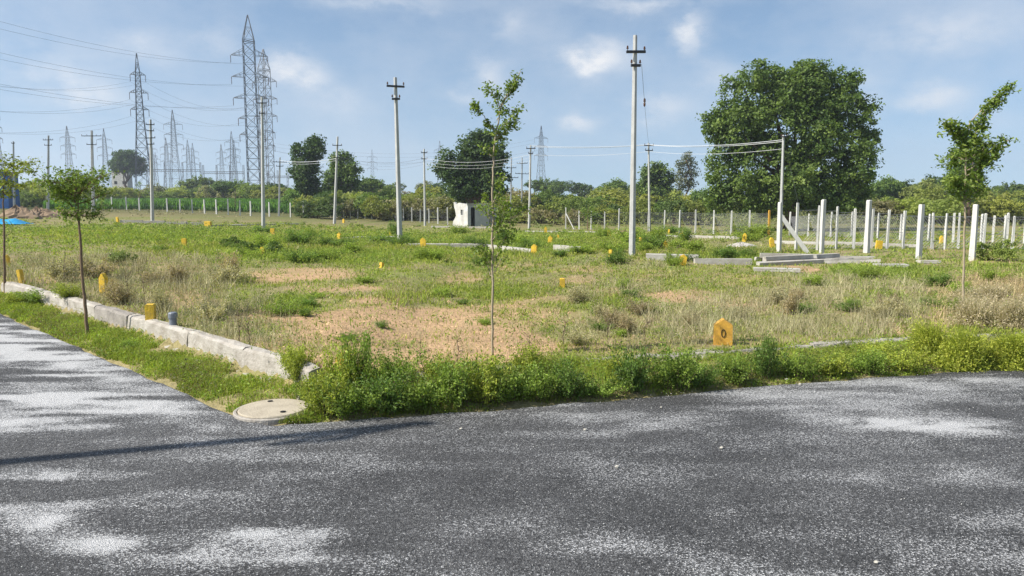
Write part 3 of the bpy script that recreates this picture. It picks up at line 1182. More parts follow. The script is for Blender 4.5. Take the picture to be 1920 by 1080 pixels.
def utility_pole(key, base_px, top_px, label, rz=0.5, arms=((0.08, 0.55), (0.14, 0.32)), wid=0.11, group='concrete utility poles', Y=None, dark=False, shaft_mat=None, pins=True):
    """tapered concrete pole; arms given as (fraction of height below the top, half length)"""
    b = P(*base_px) if Y is None else on_ground(base_px[0], Y)
    top = at(top_px[0], top_px[1], b[1])
    root = thing('utility_pole', label, 'pole', b, group)
    v = top - b
    H = v[2]
    mb = MB()
    n = 7
    for k in range(n):
        pass
    # rectangular tapered shaft, turned about its own axis
    ca, sa = math.cos(rz), math.sin(rz)
    V, F = [], []
    lv = [(-0.3 / H, 1.0), (0.0, 1.0), (0.5, 0.82), (0.992, 0.62), (1.0, 0.56)]
    for t, s in lv:
        hw, hd = wid * s, wid * s * 0.8
        ch = 0.2
        for ux, uy in ((-1 + ch, -1), (1 - ch, -1), (1, -1 + ch), (1, 1 - ch), (1 - ch, 1), (-1 + ch, 1), (-1, 1 - ch), (-1, -1 + ch)):
            lx, ly = ux * hw, uy * hd
            V.append((v[0] * t + lx * ca - ly * sa, v[1] * t + lx * sa + ly * ca, H * t))
    m = 8
    for i in range(len(lv) - 1):
        for q in range(m):
            a, c = i * m + q, i * m + (q + 1) % m
            F.append((a, c, c + m, a + m))
    F += [tuple(range(m))[::-1], tuple(range((len(lv) - 1) * m, len(lv) * m))]
    mb.add(V, F)
    mb.build('shaft', shaft_mat or M_POLE, root)
    tips = []
    ax = np.array([math.cos(.2), math.sin(.2), 0])
    for i, (fr, half) in enumerate(arms):
        c = v * (1 - fr)
        c = c + np.array([.2, -.98, 0]) * wid * .95
        mb = MB()
        tilt = np.array([0, 0, RNG.normal(0, .03) * half])
        mb.bar(c - ax * half - tilt, c + ax * half + tilt, 0.05, n=4)
        arm = mb.build('crossarm', M_STEEL, root)
        if pins:
            for sx in (-0.95, -0.45, 0.5, 0.95) if half > .5 else (-0.9, 0.9):
                q = c + ax * half * sx
                mb = MB()
                mb.lathe([(0.008, 0.02), (0.008, 0.06), (0.03, 0.07), (0.033, 0.1), (0.02, 0.115), (0.03, 0.13), (0.012, 0.16)], 8, q)
                mb.build('insulator', M_INSUL, arm)
                tips.append(b + q + np.array([0, 0, .2]))
    POLES[key] = dict(b=b, top=top, tips=tips, v=v)
    return root


utility_pole('P1', (1185, 480), (1191, 66), 'tallest light grey concrete utility pole with two dark crossarms, nearest to the main road', rz=.95, arms=((0.075, .28), (0.135, .14)), wid=.088)
utility_pole('P2', (750, 453), (741, 145), 'tall grey concrete utility pole with four-pin crossarm standing near the ruined hut', rz=.9, arms=((0.055, .33), (0.13, .15)), wid=.088)
utility_pole('P3', (494, 432), (491, 182), 'grey concrete utility pole standing in front of the tallest lattice pylon', rz=.9, arms=((0.045, .34), (0.12, .2)), wid=.12)
utility_pole('P4', (286, 415), (282, 224), 'white-lit concrete utility pole rising behind the white drain wall', rz=.9, arms=((0.05, .35), (0.11, .3), (0.18, .4), (.24, .3)), wid=.13)
utility_pole('P5', (627, 420), (633, 256), 'slightly leaning grey utility pole beside two dark round trees', rz=.9, arms=((0.1, .45), (0.24, .3)), wid=.12)
utility_pole('P6', (992, 431), (995, 272), 'slim grey wired utility pole at the left end of the bright cables', rz=.9, arms=((0.04, .4), (0.1, .2)), wid=.1)
utility_pole('P7', (1218, 434), (1216, 268), 'slim grey wired utility pole midway along the bright cables, behind the tallest pole', rz=.9, arms=((0.03, .4), (0.085, .32)), wid=.1)
utility_pole('P8', (1463, 442), (1469, 253), 'slim grey utility pole where the bright cables end, against the biggest tree', rz=.9, arms=((0.02, .2),), wid=.1)
utility_pole('P9', (797, 423), (795, 279), 'slim grey utility pole in front of scrub left of the ruined hut', rz=.9, arms=((0.05, .3), (0.13, .3)), wid=.1)
utility_pole('P10', (175, 398), (172, 245), 'grey utility pole with wide crossarms seen through the slender sapling crown', rz=.2, arms=((0.065, 1.0), (0.17, .5)), wid=.16)
utility_pole('P11', (90, 394), (91, 254), 'thin grey pole with two short crossarms on the heaped earth', rz=.3, arms=((0.06, .55), (0.13, .4)), wid=.14)
utility_pole('P12', (27, 392), (25, 265), 'thin bare grey pole beside the blue shed', rz=.3, arms=((0.03, .2),), wid=.13)
utility_pole('P13', (523, 405), (525, 295), 'dark thin utility pole with crossarm between the tall pylon and the dark trees', rz=.2, arms=((0.08, .8), (0.15, .4)), wid=.11)
utility_pole('P14', (957, 410), (959, 295), 'dark pole of the twin poles beside the ruined hut tree, nearer to the tree', rz=.2, arms=((0.17, .6), (0.33, .9)), wid=.1)
utility_pole('P15', (978, 408), (979, 295), 'dark pole of the twin poles beside the ruined hut tree, with the wider arm', rz=.2, arms=((0.1, .7), (0.27, .9), (.85, .8)), wid=.1)

# a pole of the same line stands beside the side road; its shadow lies across the asphalt


def plain_pole(loc, H, label, rz, arms):
    root = thing('utility_pole', label, 'pole', loc, 'concrete utility poles')
    mb = MB()
    mb.bar((0, 0, -.2), (0, 0, H), .09, .06, n=8)
    mb.build('shaft', M_POLE, root)
    for zz, half in arms:
        mb = MB()
        d = np.array([math.cos(rz), math.sin(rz), 0])
        mb.bar(np.array([0, -.13, zz]) - d * half, np.array([0, -.13, zz]) + d * half, .05)
        arm = mb.build('crossarm', M_STEEL, root)
        for s in (-.9, .9):
            mb = MB()
            mb.lathe([(0.012, 0.02), (0.012, 0.1), (0.045, 0.11), (0.05, 0.15), (0.03, 0.17), (0.045, 0.19), (0.02, 0.24)], 8, np.array([0, -.13, zz]) + d * half * s)
            mb.build('insulator', M_INSUL, arm)


SH_END = np.array(flat(800, 793))          # where the shadow's crossarm end lies on the road
H0 = 6.9
sh_len = H0 / math.tan(SUN_EL)
sh_dir = np.array([-sdir[0], -sdir[1]]) / math.hypot(sdir[0], sdir[1])
pb = SH_END - sh_dir * sh_len
plain_pole((pb[0], pb[1], -.01), H0, 'concrete utility pole standing beside the side road, casting its long shadow over the asphalt', R(32), ((6.45, .4), (6.0, .25)))

# bright cables between the slim poles
GC = 'bright cables between the slim poles'


def arm_pt(k, px, py):
    return at(px, py, POLES[k]['b'][1])


def span(k0, p0, k1, p1, sag, r, mat, label, group):
    cable(arm_pt(k0, *p0), arm_pt(k1, *p1), sag, r, mat, label, group)


for (a, b_, c) in (((996, 273), (1216, 271), (1468, 262)), ((998, 275), (1219, 272), (1469, 265))):
    span('P6', a, 'P7', b_, .16, .016, M_ALU, 'bright upper cable strung from the slim pole to the middle wired pole', GC)
    span('P7', b_, 'P8', c, .22, .016, M_ALU, 'bright upper cable strung from the middle wired pole to the big tree', GC)
for (a, b_, c) in (((996, 290), (1217, 284), (1468, 279)),):
    span('P6', a, 'P7', b_, .2, .011, M_ALU, 'bright lower cable strung from the slim pole to the middle wired pole', GC)
    span('P7', b_, 'P8', c, .25, .011, M_ALU, 'bright lower cable strung from the middle wired pole to the big tree', GC)
GC2 = 'cables along the far pole line'
for dy, r in ((0, .012), (6, .008), (12, .008)):
    span('P9', (796, 297 + dy), 'P6', (993, 290 + dy), .5, r, M_ALU, 'pale cable sagging past the dark tree over the ruined hut', GC2)
    span('P5', (631, 292 + dy), 'P9', (796, 296 + dy), .6, r * .7, M_CABLE, 'thin cable between the leaning pole and the slim pole in the scrub', GC2)
for dy, r in ((0, .022), (4, .012)):
    span('P13', (525, 301 + dy), 'P5', (631, 297 + dy), .25, r, M_ALU, 'pale cable crossing in front of the upright dark tree', GC2)
# loose stay wires
st = arm_pt('P1', 1203, 120)
GW = 'stay wires'
p7 = arm_pt('P7', 1217, 272)
cable(st, p7, .3, .006, M_CABLE, 'thin wire with a dark insulator hanging from the tallest pole', None, name='stay_wire')
mid = catenary(st, p7, .3, 41)[8]
mb = MB(); mb.lathe([(0.01, -.16), (.035, -.14), (.045, -.05), (.03, 0), (.045, .05), (.035, .14), (.01, .16)], 10)
o = mb.build('strain_insulator', M_INSUL, None, (0, 0, 0)); o.location = mid
tag(o, 'dark strain insulator on the thin wire below the tallest pole top', 'insulator')
s8 = arm_pt('P8', 1470, 262)
g8 = on_ground(1512, POLES['P8']['b'][1] + 1.0)
cable(s8, g8, 0.0, .007, M_CABLE, 'thin stay wire slanting to the ground from the pole before the big tree', None, name='stay_wire')

# ------------------------------------------------------------------ lattice pylons


def pylon(H, bw, ww, tw, waist, shoulder, arms, t, npan):
    """square lattice tower as a thing with legs, bracing, crossarms; local coordinates"""
    root = thing('lattice_pylon', 'x', 'pylon')

    def wid(z):
        return np.interp(z, [0, waist, shoulder, H], [bw, ww, tw, .12])
    zs = [0.0]
    while zs[-1] < shoulder - .5:
        zs.append(min(shoulder, zs[-1] + max(1.4, wid(zs[-1]) * 0.95)))
    zs.append((shoulder + H) / 2)
    zs.append(H)
    corners = [(-1, -1), (1, -1), (1, 1), (-1, 1)]

    def cp(c, z):
        hw = wid(z) / 2
        return np.array([c[0] * hw, c[1] * hw, z])
    for c in corners:
        mb = MB()
        for a, b_ in zip([0, waist, shoulder], [waist, shoulder, H]):
            mb.bar(cp(c, a), cp(c, b_), t * 1.35, n=4, cap=False)
        mb.build('leg', M_TOWER, root)
    mb = MB()
    for a, b_ in zip(zs[:-1], zs[1:]):
        for i in range(4):
            c, d = corners[i], corners[(i + 1) % 4]
            mb.bar(cp(c, a), cp(d, b_), t * .7, n=3, cap=False)
            mb.bar(cp(d, a), cp(c, b_), t * .7, n=3, cap=False)
            mb.bar(cp(c, b_), cp(d, b_), t * .7, n=3, cap=False)
    mb.build('bracing', M_TOWER, root)
    for z, half, drop, sides in arms:
        for s in sides:
            hw = wid(z) / 2
            mb = MB()
            tip = np.array([s * half, 0, z])
            for yy in (-hw, hw):
                mb.bar((s * hw, yy, z), tip, t * .9, n=3, cap=False)
                mb.bar((s * hw, yy, z + drop), tip, t * .8, n=3, cap=False)
                for f in (.33, .66):
                    p = np.array([s * hw, yy, z]) * (1 - f) + tip * f
                    q = np.array([s * hw, yy, z + drop]) * (1 - f) + tip * f
                    mb.bar(p, q, t * .6, n=3, cap=False)
            arm = mb.build('crossarm', M_TOWER, root)
            mb = MB()
            mb.lathe([(t * .3, 0), (t * 1.1, -.2), (t * .9, -.9), (t * 1.1, -1.6), (t * .3, -1.9)], 6, tip)
            mb.build('insulator_string', M_INSUL, arm)
    return root


def place_pylon(proto, px, Y, top_py, H, label, used, rz=0.0, group=None):
    b = on_ground(px, Y)
    top = at(px, top_py, Y)
    o = proto if not used else copy_tree(proto)
    s = (top[2] - b[2]) / H
    o.location = b
    o.scale = (s, s, s)
    o.rotation_euler = (0, 0, rz)
    o['label'] = label
    if group:
        o['group'] = group
    return o, b, s


# narrow tall tower (front of the pair), its twin behind, and slimmer tapered ones
pyA = pylon(46, 2.9, 2.75, 2.6, 20, 40, [(36.2, 4.4, 1.5, (-1, 1)), (31, 4.4, 1.1, (-1, 1)), (25.8, 4.2, 1.0, (-1, 1)), (20.8, 3.2, .8, (-1, 1)), (16.8, 3.0, .8, (-1, 1))], .075, 20)
a1, A1B, A1S = place_pylon(pyA, 479, 200, 28, 46, 'tallest narrow lattice pylon with long crossarms, in front of its twin', False, R(12))
a2, A2B, A2S = place_pylon(pyA, 505, 240, 92, 46, 'narrow lattice pylon standing just behind the tallest one, with stubby arms', True, R(-20))
pyB = pylon(40, 4.6, 1.9, 1.1, 22, 35, [(34.3, 1.9, .9, (-1, 1)), (29.5, 2.3, .9, (-1, 1)), (25, 2.3, .9, (-1, 1))], .075, 20)
b1, B1B, B1S = place_pylon(pyB, 273, 225, 100, 40, 'tall tapered lattice pylon behind the white-lit utility pole', False, R(20))
pyC = pylon(30, 4.0, 1.8, 1.1, 16, 25.5, [(25.2, 3.0, .8, (-1, 1)), (21.8, 3.0, .8, (-1, 1)), (18.4, 3.0, .8, (-1, 1))], .048, 16)
gS = 'small distant switchyard pylons'
lab_s = 'small distant lattice pylon of the switchyard, seen above the scrub'
place_pylon(pyC, 333, 290, 206, 30, 'mid-sized lattice pylon with three crossarms right of the tall tapered pylon', False, R(10))
for px, Y, tp, rz in ((136, 330, 236, 5), (204, 350, 241, 15), (318, 340, 258, 0), (358, 400, 262, 10), (367, 380, 268, 30), (420, 400, 270, 0), (440, 300, 246, 10),
                      (444, 330, 262, 25), (290, 330, 262, 0), (700, 420, 280, 10), (826, 380, 264, 0), (297, 400, 285, 30)):
    place_pylon(pyC, px, Y, tp, 30, 'small distant lattice pylon of the switchyard, ' + ('near the blue shed' if px < 100 else 'beside the dark dome-shaped tree' if px < 230 else 'at the foot of the tapered pylon' if px < 330 else 'between tapered and tallest pylon' if px < 470 else 'past the twin pylons' if px < 600 else 'above the scrub toward the ruined hut'), True, R(rz), gS)
place_pylon(pyC, 1014, 300, 236, 30, 'solitary slim lattice pylon rising behind the wired slim pole', True, R(25))
place_pylon(pyB, 4, 260, 190, 40, 'lattice pylon at the blue shed end of the scrub', True, R(15))
dead = on_ground(-520, 95)
place_pylon(pyA, -520, 95, -330, 46, 'tall lattice pylon carrying the long cables over the side road end', True, R(60))
LP = dead
LS = (at(-520, -330, 95)[2] - LP[2]) / 46

# switchyard gantries between the small pylons


def gantry(px0, px1, Y, top_py, label):
    a = on_ground(px0, Y); b_ = on_ground(px1, Y)
    h = at(px0, top_py, Y)[2] - a[2]
    root = thing('switchyard_gantry', label, 'gantry', a, 'switchyard gantries')
    L = b_[0] - a[0]
    n = 4
    for i in range(n):
        x = L * i / (n - 1)
        mb = MB()
        for s in (-.5, .5):
            mb.bar((x + s, 0, 0), (x + s * .5, 0, h * 1.25), .14, n=4)
        for k in range(6):
            z0, z1 = h * k / 6, h * (k + 1) / 6
            mb.bar((x - .5, 0, z0), (x + .4, 0, z1), .08, n=3)
        mb.build('column', M_TOWER, root)
    mb = MB()
    mb.bar((0, 0, h), (L, 0, h), .16)
    mb.bar((0, 0, h - .9), (L, 0, h - .9), .16)
    for k in range(24):
        mb.bar((L * k / 24, 0, h - .9), (L * (k + 1) / 24, 0, h), .07, n=3)
    mb.build('beam', M_TOWER, root)


gantry(280, 380, 380, 318, 'steel switchyard gantry behind the tall tapered pylon')
gantry(385, 460, 360, 322, 'steel switchyard gantry between the small pylons and the tallest pylon')
gantry(505, 560, 400, 330, 'steel switchyard gantry behind the twin pylons')

# long transmission conductors
GT = 'long transmission conductors'


def arm_world(B, S, rz, side, half, z):
    return np.array([B[0] + side * half * S * math.cos(rz), B[1] + side * half * S * math.sin(rz), B[2] + (z - 1.9) * S])


for z, half in ((36.2, 4.4), (31, 4.4), (25.8, 4.2)):
    for s in (-1, 1):
        cable(arm_world(LP, LS, R(60), s, half, z), arm_world(A1B, A1S, R(12), s, half, z), 4.0, .018, M_CABLE,
              'long sagging conductor reaching the arms of the tallest pylon', GT, n=40, sides=4)
for z, half in ((34.3, 1.9), (29.5, 2.3), (25, 2.3)):
    for s in (-1, 1):
        q = arm_world(B1B, B1S, R(20), s, half, z)
        cable(q, arm_world(A2B, A2S, R(-20), s, 4.3, z * .92), 4.5, .021, M_CABLE, 'conductor sagging between the tall tapered pylon and the twin pylons', GT, n=30, sides=4)
        e = arm_world(LP, LS, R(60), s, 3.1, np.interp(z, [25, 29.5, 34.3], [16.8, 20.8, 25.8]))
        cable(e, q, 5.0, .017, M_CABLE, 'conductor sagging toward the tall tapered pylon from the side road end', GT, n=30, sides=4)
for k, (pa, pb_) in enumerate((((510, 268), (1000, 262)), ((512, 275), (1004, 268)), ((508, 282), (1010, 282)), ((446, 262), (820, 300)))):
    cable(at(pa[0], pa[1], 300), at(pb_[0], pb_[1], 330), 5.0, .022, M_CABLE, 'far thin conductor running from the twin pylons past the dark trees', GT, n=30, sides=4)

# ------------------------------------------------------------------ fences


def wire_net(mb, a, b_, h, step, r):
    """chain-link net between two post feet, diamond weave plus three line wires"""
    a = np.asarray(a); b_ = np.asarray(b_)
    L = np.linalg.norm((b_ - a)[:2])
    n = max(2, int(L / step))
    for k in range(n):
        t0, t1 = k / n, min(1.0, k / n + h / L)
        f = (t1 - t0) * L / h
        p = a * (1 - t0) + b_ * t0
        q = a * (1 - t1) + b_ * t1
        mb.bar(p + (0, 0, .05), q + (0, 0, .05 + h * f), r, n=3, cap=False)
        mb.bar(p + (0, 0, .05 + h), q + (0, 0, .05 + h * (1 - f)), r, n=3, cap=False)
    for z in (.05, h * .5, h + .05):
        mb.bar(a + (0, 0, z), b_ + (0, 0, z), r * 1.6, n=3, cap=False)


def post_mb(h, wd, lean=0.0, jit=0.006):
    mb = MB()
    s = wd / 2
    V, F = [], []
    lv = [(-.25, 1), (0, 1), (h * .5, .94), (h - .03, .86), (h, .7)]
    dx, dy = RNG.normal(0, lean, 2)
    for z, k in lv:
        for ux, uy in ((-1, -1), (1, -1), (1, 1), (-1, 1)):
            V.append((ux * s * k + dx * z + RNG.normal(0, jit), uy * s * k + dy * z + RNG.normal(0, jit), z))
    for i in range(len(lv) - 1):
        for q in range(4):
            a, c = i * 4 + q, i * 4 + (q + 1) % 4
            F.append((a, c, c + 4, a + 4))
    F += [(3, 2, 1, 0), tuple(range(16, 20))]
    mb.add(V, F)
    return mb


def fence(label, posts, wd, net=True, step=.12, r=.004, brace=None, colours=None, name='wire_fence'):
    """posts: (px, top, base) in photo pixels"""
    raw = [P(px, b) for px, t, b in posts]
    pxs = np.array([p[0] for p in posts], float)
    fit = np.polyfit(pxs, [1 / f[1] for f in raw], 1 if len(posts) < 12 else 2)   # a straight row seen in perspective
    feet = [on_ground(px, float(1 / np.polyval(fit, px))) for px in pxs]
    root = thing(name, label, 'fence', feet[0])
    hs = []
    for i, ((px, t, b), f) in enumerate(zip(posts, feet)):
        h = at(px, t, f[1])[2] - f[2]
        hs.append(h)
        o = post_mb(h, wd, .008).build('post', (colours or {}).get(i, M_POST), root)
        o.location = f - feet[0]
        o.rotation_euler = (0, 0, RNG.uniform(-.5, .5))
    if brace is not None:
        for i, tx, ty in brace:
            f = feet[i]
            g = P(tx, ty)
            mb = MB()
            mb.bar(f + (0, 0, hs[i] * .75) - feet[0], g - feet[0] + (0, 0, -.05), wd * .55, wd * .5, n=4)
            mb.build('brace', M_POST, root)
    if net:
        for (f, h), (g, h2) in zip(list(zip(feet, hs))[:-1], list(zip(feet, hs))[1:]):
            mb = MB()
            wire_net(mb, f - feet[0], g - feet[0], min(h, h2) * .86, step, r)
            mb.build('wire_netting', M_WIRE, root)
    return root, feet


# second row behind the thick posts
fence('tall wire netting fence on slim concrete posts right behind the thick posts',
      [(1495, 380, 466), (1535, 385, 467), (1571, 387, 467), (1604, 391, 469), (1637, 391, 469), (1667, 393, 468), (1697, 395, 471), (1751, 399, 471), (1776, 400, 466), (1801, 399, 468), (1848, 400, 462), (1887, 403, 462), (1903, 405, 467), (1950, 404, 470), (2010, 403, 474)],
      .07, step=.10, r=.005)
fence('lower wire netting fence on slim posts, hindmost of the right-hand rows',
      [(1482, 397, 441), (1517, 400, 444), (1560, 397, 446), (1599, 397, 447), (1648, 399, 449), (1691, 401, 452), (1744, 401, 455), (1790, 399, 455), (1843, 401, 452), (1865, 404, 449), (1891, 399, 457), (1925, 402, 460), (1970, 402, 462)],
      .075, step=.13, r=.0055)
fence('pale-post wire fence with slanting end brace, before the big tree',
      [(1061, 389, 427), (1086, 395, 430), (1109, 396, 431), (1134, 397, 433), (1161, 391, 431), (1190, 394, 433), (1216, 393, 435), (1246, 394, 436), (1275, 394, 437), (1305, 393, 439), (1339, 394, 440), (1372, 395, 440), (1406, 394, 441), (1443, 394, 444)],
      .10, step=.16, r=.003, brace=[(0, 1077, 430)], colours={13: M_ORANGE})
fence('wire fence on short pale posts between the leaning pole and the ruined hut',
      [(569, 377, 409), (620, 383, 409), (632, 380, 408), (644, 381, 407), (657, 382, 408), (671, 392, 410), (684, 383, 411), (697, 383, 411), (712, 389, 411), (726, 389, 414), (741, 393, 412), (756, 387, 413), (772, 389, 414), (788, 392, 419), (804, 391, 420), (821, 389, 417), (839, 389, 422)],
      .13, step=.3, r=.003, brace=[(0, 579, 408), (0, 561, 396)])
fence('long wire fence on thin grey posts in front of the green crop field',
      [(29, 363, 385), (69, 358, 390), (104, 362, 390), (158, 370, 391), (183, 370, 391), (211, 369, 391), (238, 369, 392), (262, 371, 392), (314, 372, 399), (338, 373, 401), (361, 374, 402), (384, 374, 402), (406, 374, 403), (428, 373, 403), (450, 376, 404), (470, 377, 405), (505, 379, 404), (545, 380, 406)],
      .14, step=.35, r=.003)

# thick free-standing posts
TP = [(1460, 379, 474, 'thick white concrete post propped by a slanting concrete strut', 10), (1540, 374, 476, 'thick white concrete post right beside the propped one', 9),
      (1625, 375, 474, 'thick white concrete post, middle one of the five in front of the netting', 11),
      (1722, 383, 486, 'thick white concrete post between the middle one and the thin-trunked sapling', 11),
      (1823, 383, 489, 'thick white concrete post standing against the thin-trunked sapling', 12)]
for i, (px, t, b, lab, wp) in enumerate(TP):
    f = P(px, b)
    h = at(px, t, f[1])[2] - f[2]
    root = thing('concrete_post', lab, 'post', f, 'thick concrete posts', rz=R(RNG.uniform(15, 40)))
    post_mb(h, wp / FPX * f[1] * .74, .003, .008).build('shaft', M_POST, root)
    if i == 0:
        g = P(1516, 475)
        mb = MB()
        ca, sa = math.cos(-root.rotation_euler[2]), math.sin(-root.rotation_euler[2])
        e = g - f
        e = np.array([e[0] * ca - e[1] * sa, e[0] * sa + e[1] * ca, e[2]])
        mb.bar((0.02, 0, h * .74), e + (0, 0, -.04), .085, .095, n=4)
        mb.build('strut', M_POST, root)

# ------------------------------------------------------------------ lying concrete posts, slabs and low kerbs in the field


def strip_between(name, label, cat, p0, p1, h, th, mat, group=None, nseg=None, gap=.0):
    a, b_ = P(*p0), P(*p1)
    root = thing(name, label, cat, a, group)
    d = b_ - a
    L = np.linalg.norm(d)
    n = nseg or max(1, int(L / 1.6))
    ang = math.atan2(d[1], d[0])
    for k in range(n):
        t = (k + .5) / n
        c = d * t + np.array([0, 0, h / 2 - .04 + RNG.normal(0, .012)])
        mb = MB()
        mb.box(c, (L / n - .03 - gap, th, h + .08), ang + RNG.normal(0, .012), .008)
        mb.build('kerb_block', mat, root)
    return root


GK = 'low kerb strips in the field'
strip_between('drain_wall', 'low white concrete drain wall at the foot of the white-lit pole', 'wall', (226, 417), (392, 423), .22, .25, M_SLAB)
for p0, p1, h, lab in (((640, 449), (742, 450), .12, 'thin pale kerb strip in grass before the tall pole with four pins'), ((692, 456), (756, 457), .12, 'short pale kerb strip at the foot of the tall pole with four pins'),
                       ((765, 462), (905, 467), .13, 'long pale kerb strip running past the bright yellow marker toward the central sapling'),
                       ((905, 466), (1000, 475), .14, 'pale kerb strip behind the leafy central sapling'), ((1040, 472), (1092, 475), .22, 'stubby thick pale concrete kerb block in lush grass'),
                       ((1210, 487), (1310, 490), .2, 'pale kerb strip directly behind the large clean yellow marker'), ((1236, 445), (1400, 450), .12, 'pale kerb strip along the foot of the braced wire fence'),
                       ((985, 435), (1135, 437), .1, 'faint pale kerb strip behind the lush grass near the slim wired pole'), ((808, 426), (935, 428), .13, 'pale kerb strip in front of the ruined hut'),
                       ((1450, 457), (1720, 463), .11, 'pale kerb strip behind the thick posts'), ((395, 424), (560, 421), .1, 'faint pale kerb strip running on from the white drain wall'),
                       ((1300, 494), (1410, 496), .12, 'pale kerb strip between the large clean marker and the stacked posts')):
    strip_between('kerb_strip', lab, 'kerb', p0, p1, h, .16, M_SLAB, GK)
# heap of lying posts
for k, (p0, p1, dz) in enumerate((((1422, 498), (1596, 490), 0), ((1436, 492), (1612, 494), 0), ((1416, 490), (1560, 487), 0), ((1432, 497), (1570, 489), .14), ((1424, 490), (1530, 493), .13), ((1500, 489), (1650, 493), 0.0), ((1560, 486), (1640, 488), 0.0))):
    a, b_ = P(*p0), P(*p1)
    d = b_ - a
    mb = MB()
    mb.box((0, 0, 0), (np.linalg.norm(d), .13, .11), 0, .012)
    o = mb.build('concrete_post', M_SLAB, None, (0, 0, 0))
    c = (a + b_) / 2
    o.location = (c[0], c[1], float(terr(c[0], c[1])) + .05 + dz * .78)
    o.rotation_euler = (R(RNG.uniform(-4, 4)), 0, math.atan2(d[1], d[0]))
    tag(o, 'square concrete post lying %s' % ('in the bottom layer of the heap before the propped post' if dz == 0 and k < 3 else 'on top of the heap before the propped post' if dz else 'loose at the end of the heap of posts'), 'post', 'lying concrete posts')
for p0, p1, wd, lab in (((1412, 507), (1500, 512), .3, 'thin pale concrete slab lying on soil before the stacked posts'), ((1640, 500), (1700, 502), .25, 'thin pale slab flat in the grass before the thick posts'), ((1722, 494), (1760, 494), .3, 'small pale slab at the foot of a thick post')):
    a, b_ = P(*p0), P(*p1)
    d = b_ - a
    mb = MB()
    mb.box((0, 0, 0), (np.linalg.norm(d), wd, .07), 0, .006)
    o = mb.build('concrete_slab', M_SLAB)
    c = (a + b_) / 2
    o.location = (c[0], c[1], float(terr(c[0], c[1])) + .045)
    o.rotation_euler = (0, 0, math.atan2(d[1], d[0]))
    tag(o, lab, 'slab')

# grey capped pipe beside the kerb
f = P(325, 613)
root = thing('capped_pipe', 'short grey plastic pipe with a round cap behind the side road kerb', 'pipe', f)
mb = MB(); mb.lathe([(.045, -.1), (.045, .14), (.04, .14)], 16); mb.build('pipe', M_PVC, root)
mb = MB(); mb.lathe([(.052, .11), (.054, .12), (.054, .17), (.045, .185), (.01, .188)], 16); mb.build('cap', M_PVC, root)

# ------------------------------------------------------------------ ruined hut


def hut():
    a = P(850, 424)
    Y = a[1]
    x0 = a[0]
    xm = at(877, 424, Y)[0]
    x1 = at(934, 424, Y)[0]
    zt = at(850, 379, Y)[2] - a[2]
    zg = at(877, 384, Y)[2] - a[2]
    root = thing('ruined_hut', 'ruined roofless hut with whitewashed side and grey front with dark doorway', 'hut', a)
    # whitewashed wall with broken top and small window: built of blocks around the opening
    W = xm - x0
    wx0, wx1, wz0, wz1 = W * .48, W * .68, zt * .46, zt * .68
    th = .22

    def turn(mb, ang):
        """swing a wall about the near corner of the hut"""
        V = np.vstack(mb.v)
        x = (V[:, 0] - W) / math.cos(ang)
        y = V[:, 1]
        V = np.stack([W + x * math.cos(ang) - y * math.sin(ang), x * math.sin(ang) + y * math.cos(ang), V[:, 2]], 1)
        mb.v = [V]
        return mb
    AL, AG = R(-42), R(20)
    left = [(0.02, -.1), (wx0, -.1), (wx0, zt * .95), (W * .36, zt * .97), (W * .16, zt * .9), (0.06, zt * 1.0), (-.05, zt * .98), (.0, zt * .8), (.14, zt * .55), (.18, zt * .42), (.05, zt * .3), (-.12, zt * .18), (-.2, -.1)]
    for poly, e in ((left, 0), ([(wx1, -.1), (W, -.1), (W, zt * .86), (W * .85, zt * .9), (wx1, zt * .94)], 0),
                    ([(wx0, -.1), (wx1, -.1), (wx1, wz0), (wx0, wz0)], .002), ([(wx0, wz1), (wx1, wz1), (wx1, zt * .94), (wx0, zt * .95)], .002)):
        mb = MB()
        mb.prism(poly, e, th - e)
        turn(mb, AL).build('wall', M_LIME, root)
    # grey front around the doorway
    D0, D1 = at(883, 424, Y)[0] - x0, at(891, 424, Y)[0] - x0
    DZ = at(883, 389, Y)[2] - a[2]
    X1 = x1 - x0
    for q0, q1, z0, z1 in ((W + .03, D0, -.1, zg), (D0, D1, DZ, zg - .004), (D1, X1 * .8, -.1, zg)):
        mb = MB(); mb.box(((q0 + q1) / 2, .13, (z0 + z1) / 2), (q1 - q0, .2, z1 - z0), 0, .004)
        turn(mb, AG).build('wall', M_GREYWALL, root)
    mb = MB(); mb.box((X1 * .93, .5, zg * .45), (X1 * .16, .2, zg * .95), 0, .01); turn(mb, AG).build('wall', M_GREYWALL, root)
    mb = MB(); mb.box(((W + X1 * .8) / 2, .13, zg + .05), (X1 * .8 - W + .1, .34, .1), 0, .008); turn(mb, AG).build('lintel_band', M_GREYWALL, root)
    mb = MB(); mb.box(((W + X1 * .8) / 2, 2.9, zg * .45), (X1 * .8 - W, .2, zg)); turn(mb, AG).build('wall', M_GREYWALL, root)
    for x in (W + .15, X1 * .8 - .1):
        mb = MB(); mb.box((x, 1.52, zg * .45), (.2, 2.5, zg * .98)); turn(mb, AG).build('wall', M_GREYWALL, root)
    mb = MB(); mb.box(((W + X1 * .8) / 2, 1.6, zg + .04), (X1 * .8 - W - .04, 2.6, .08)); turn(mb, AG).build('roof_slab', M_GREYWALL, root)


hut()

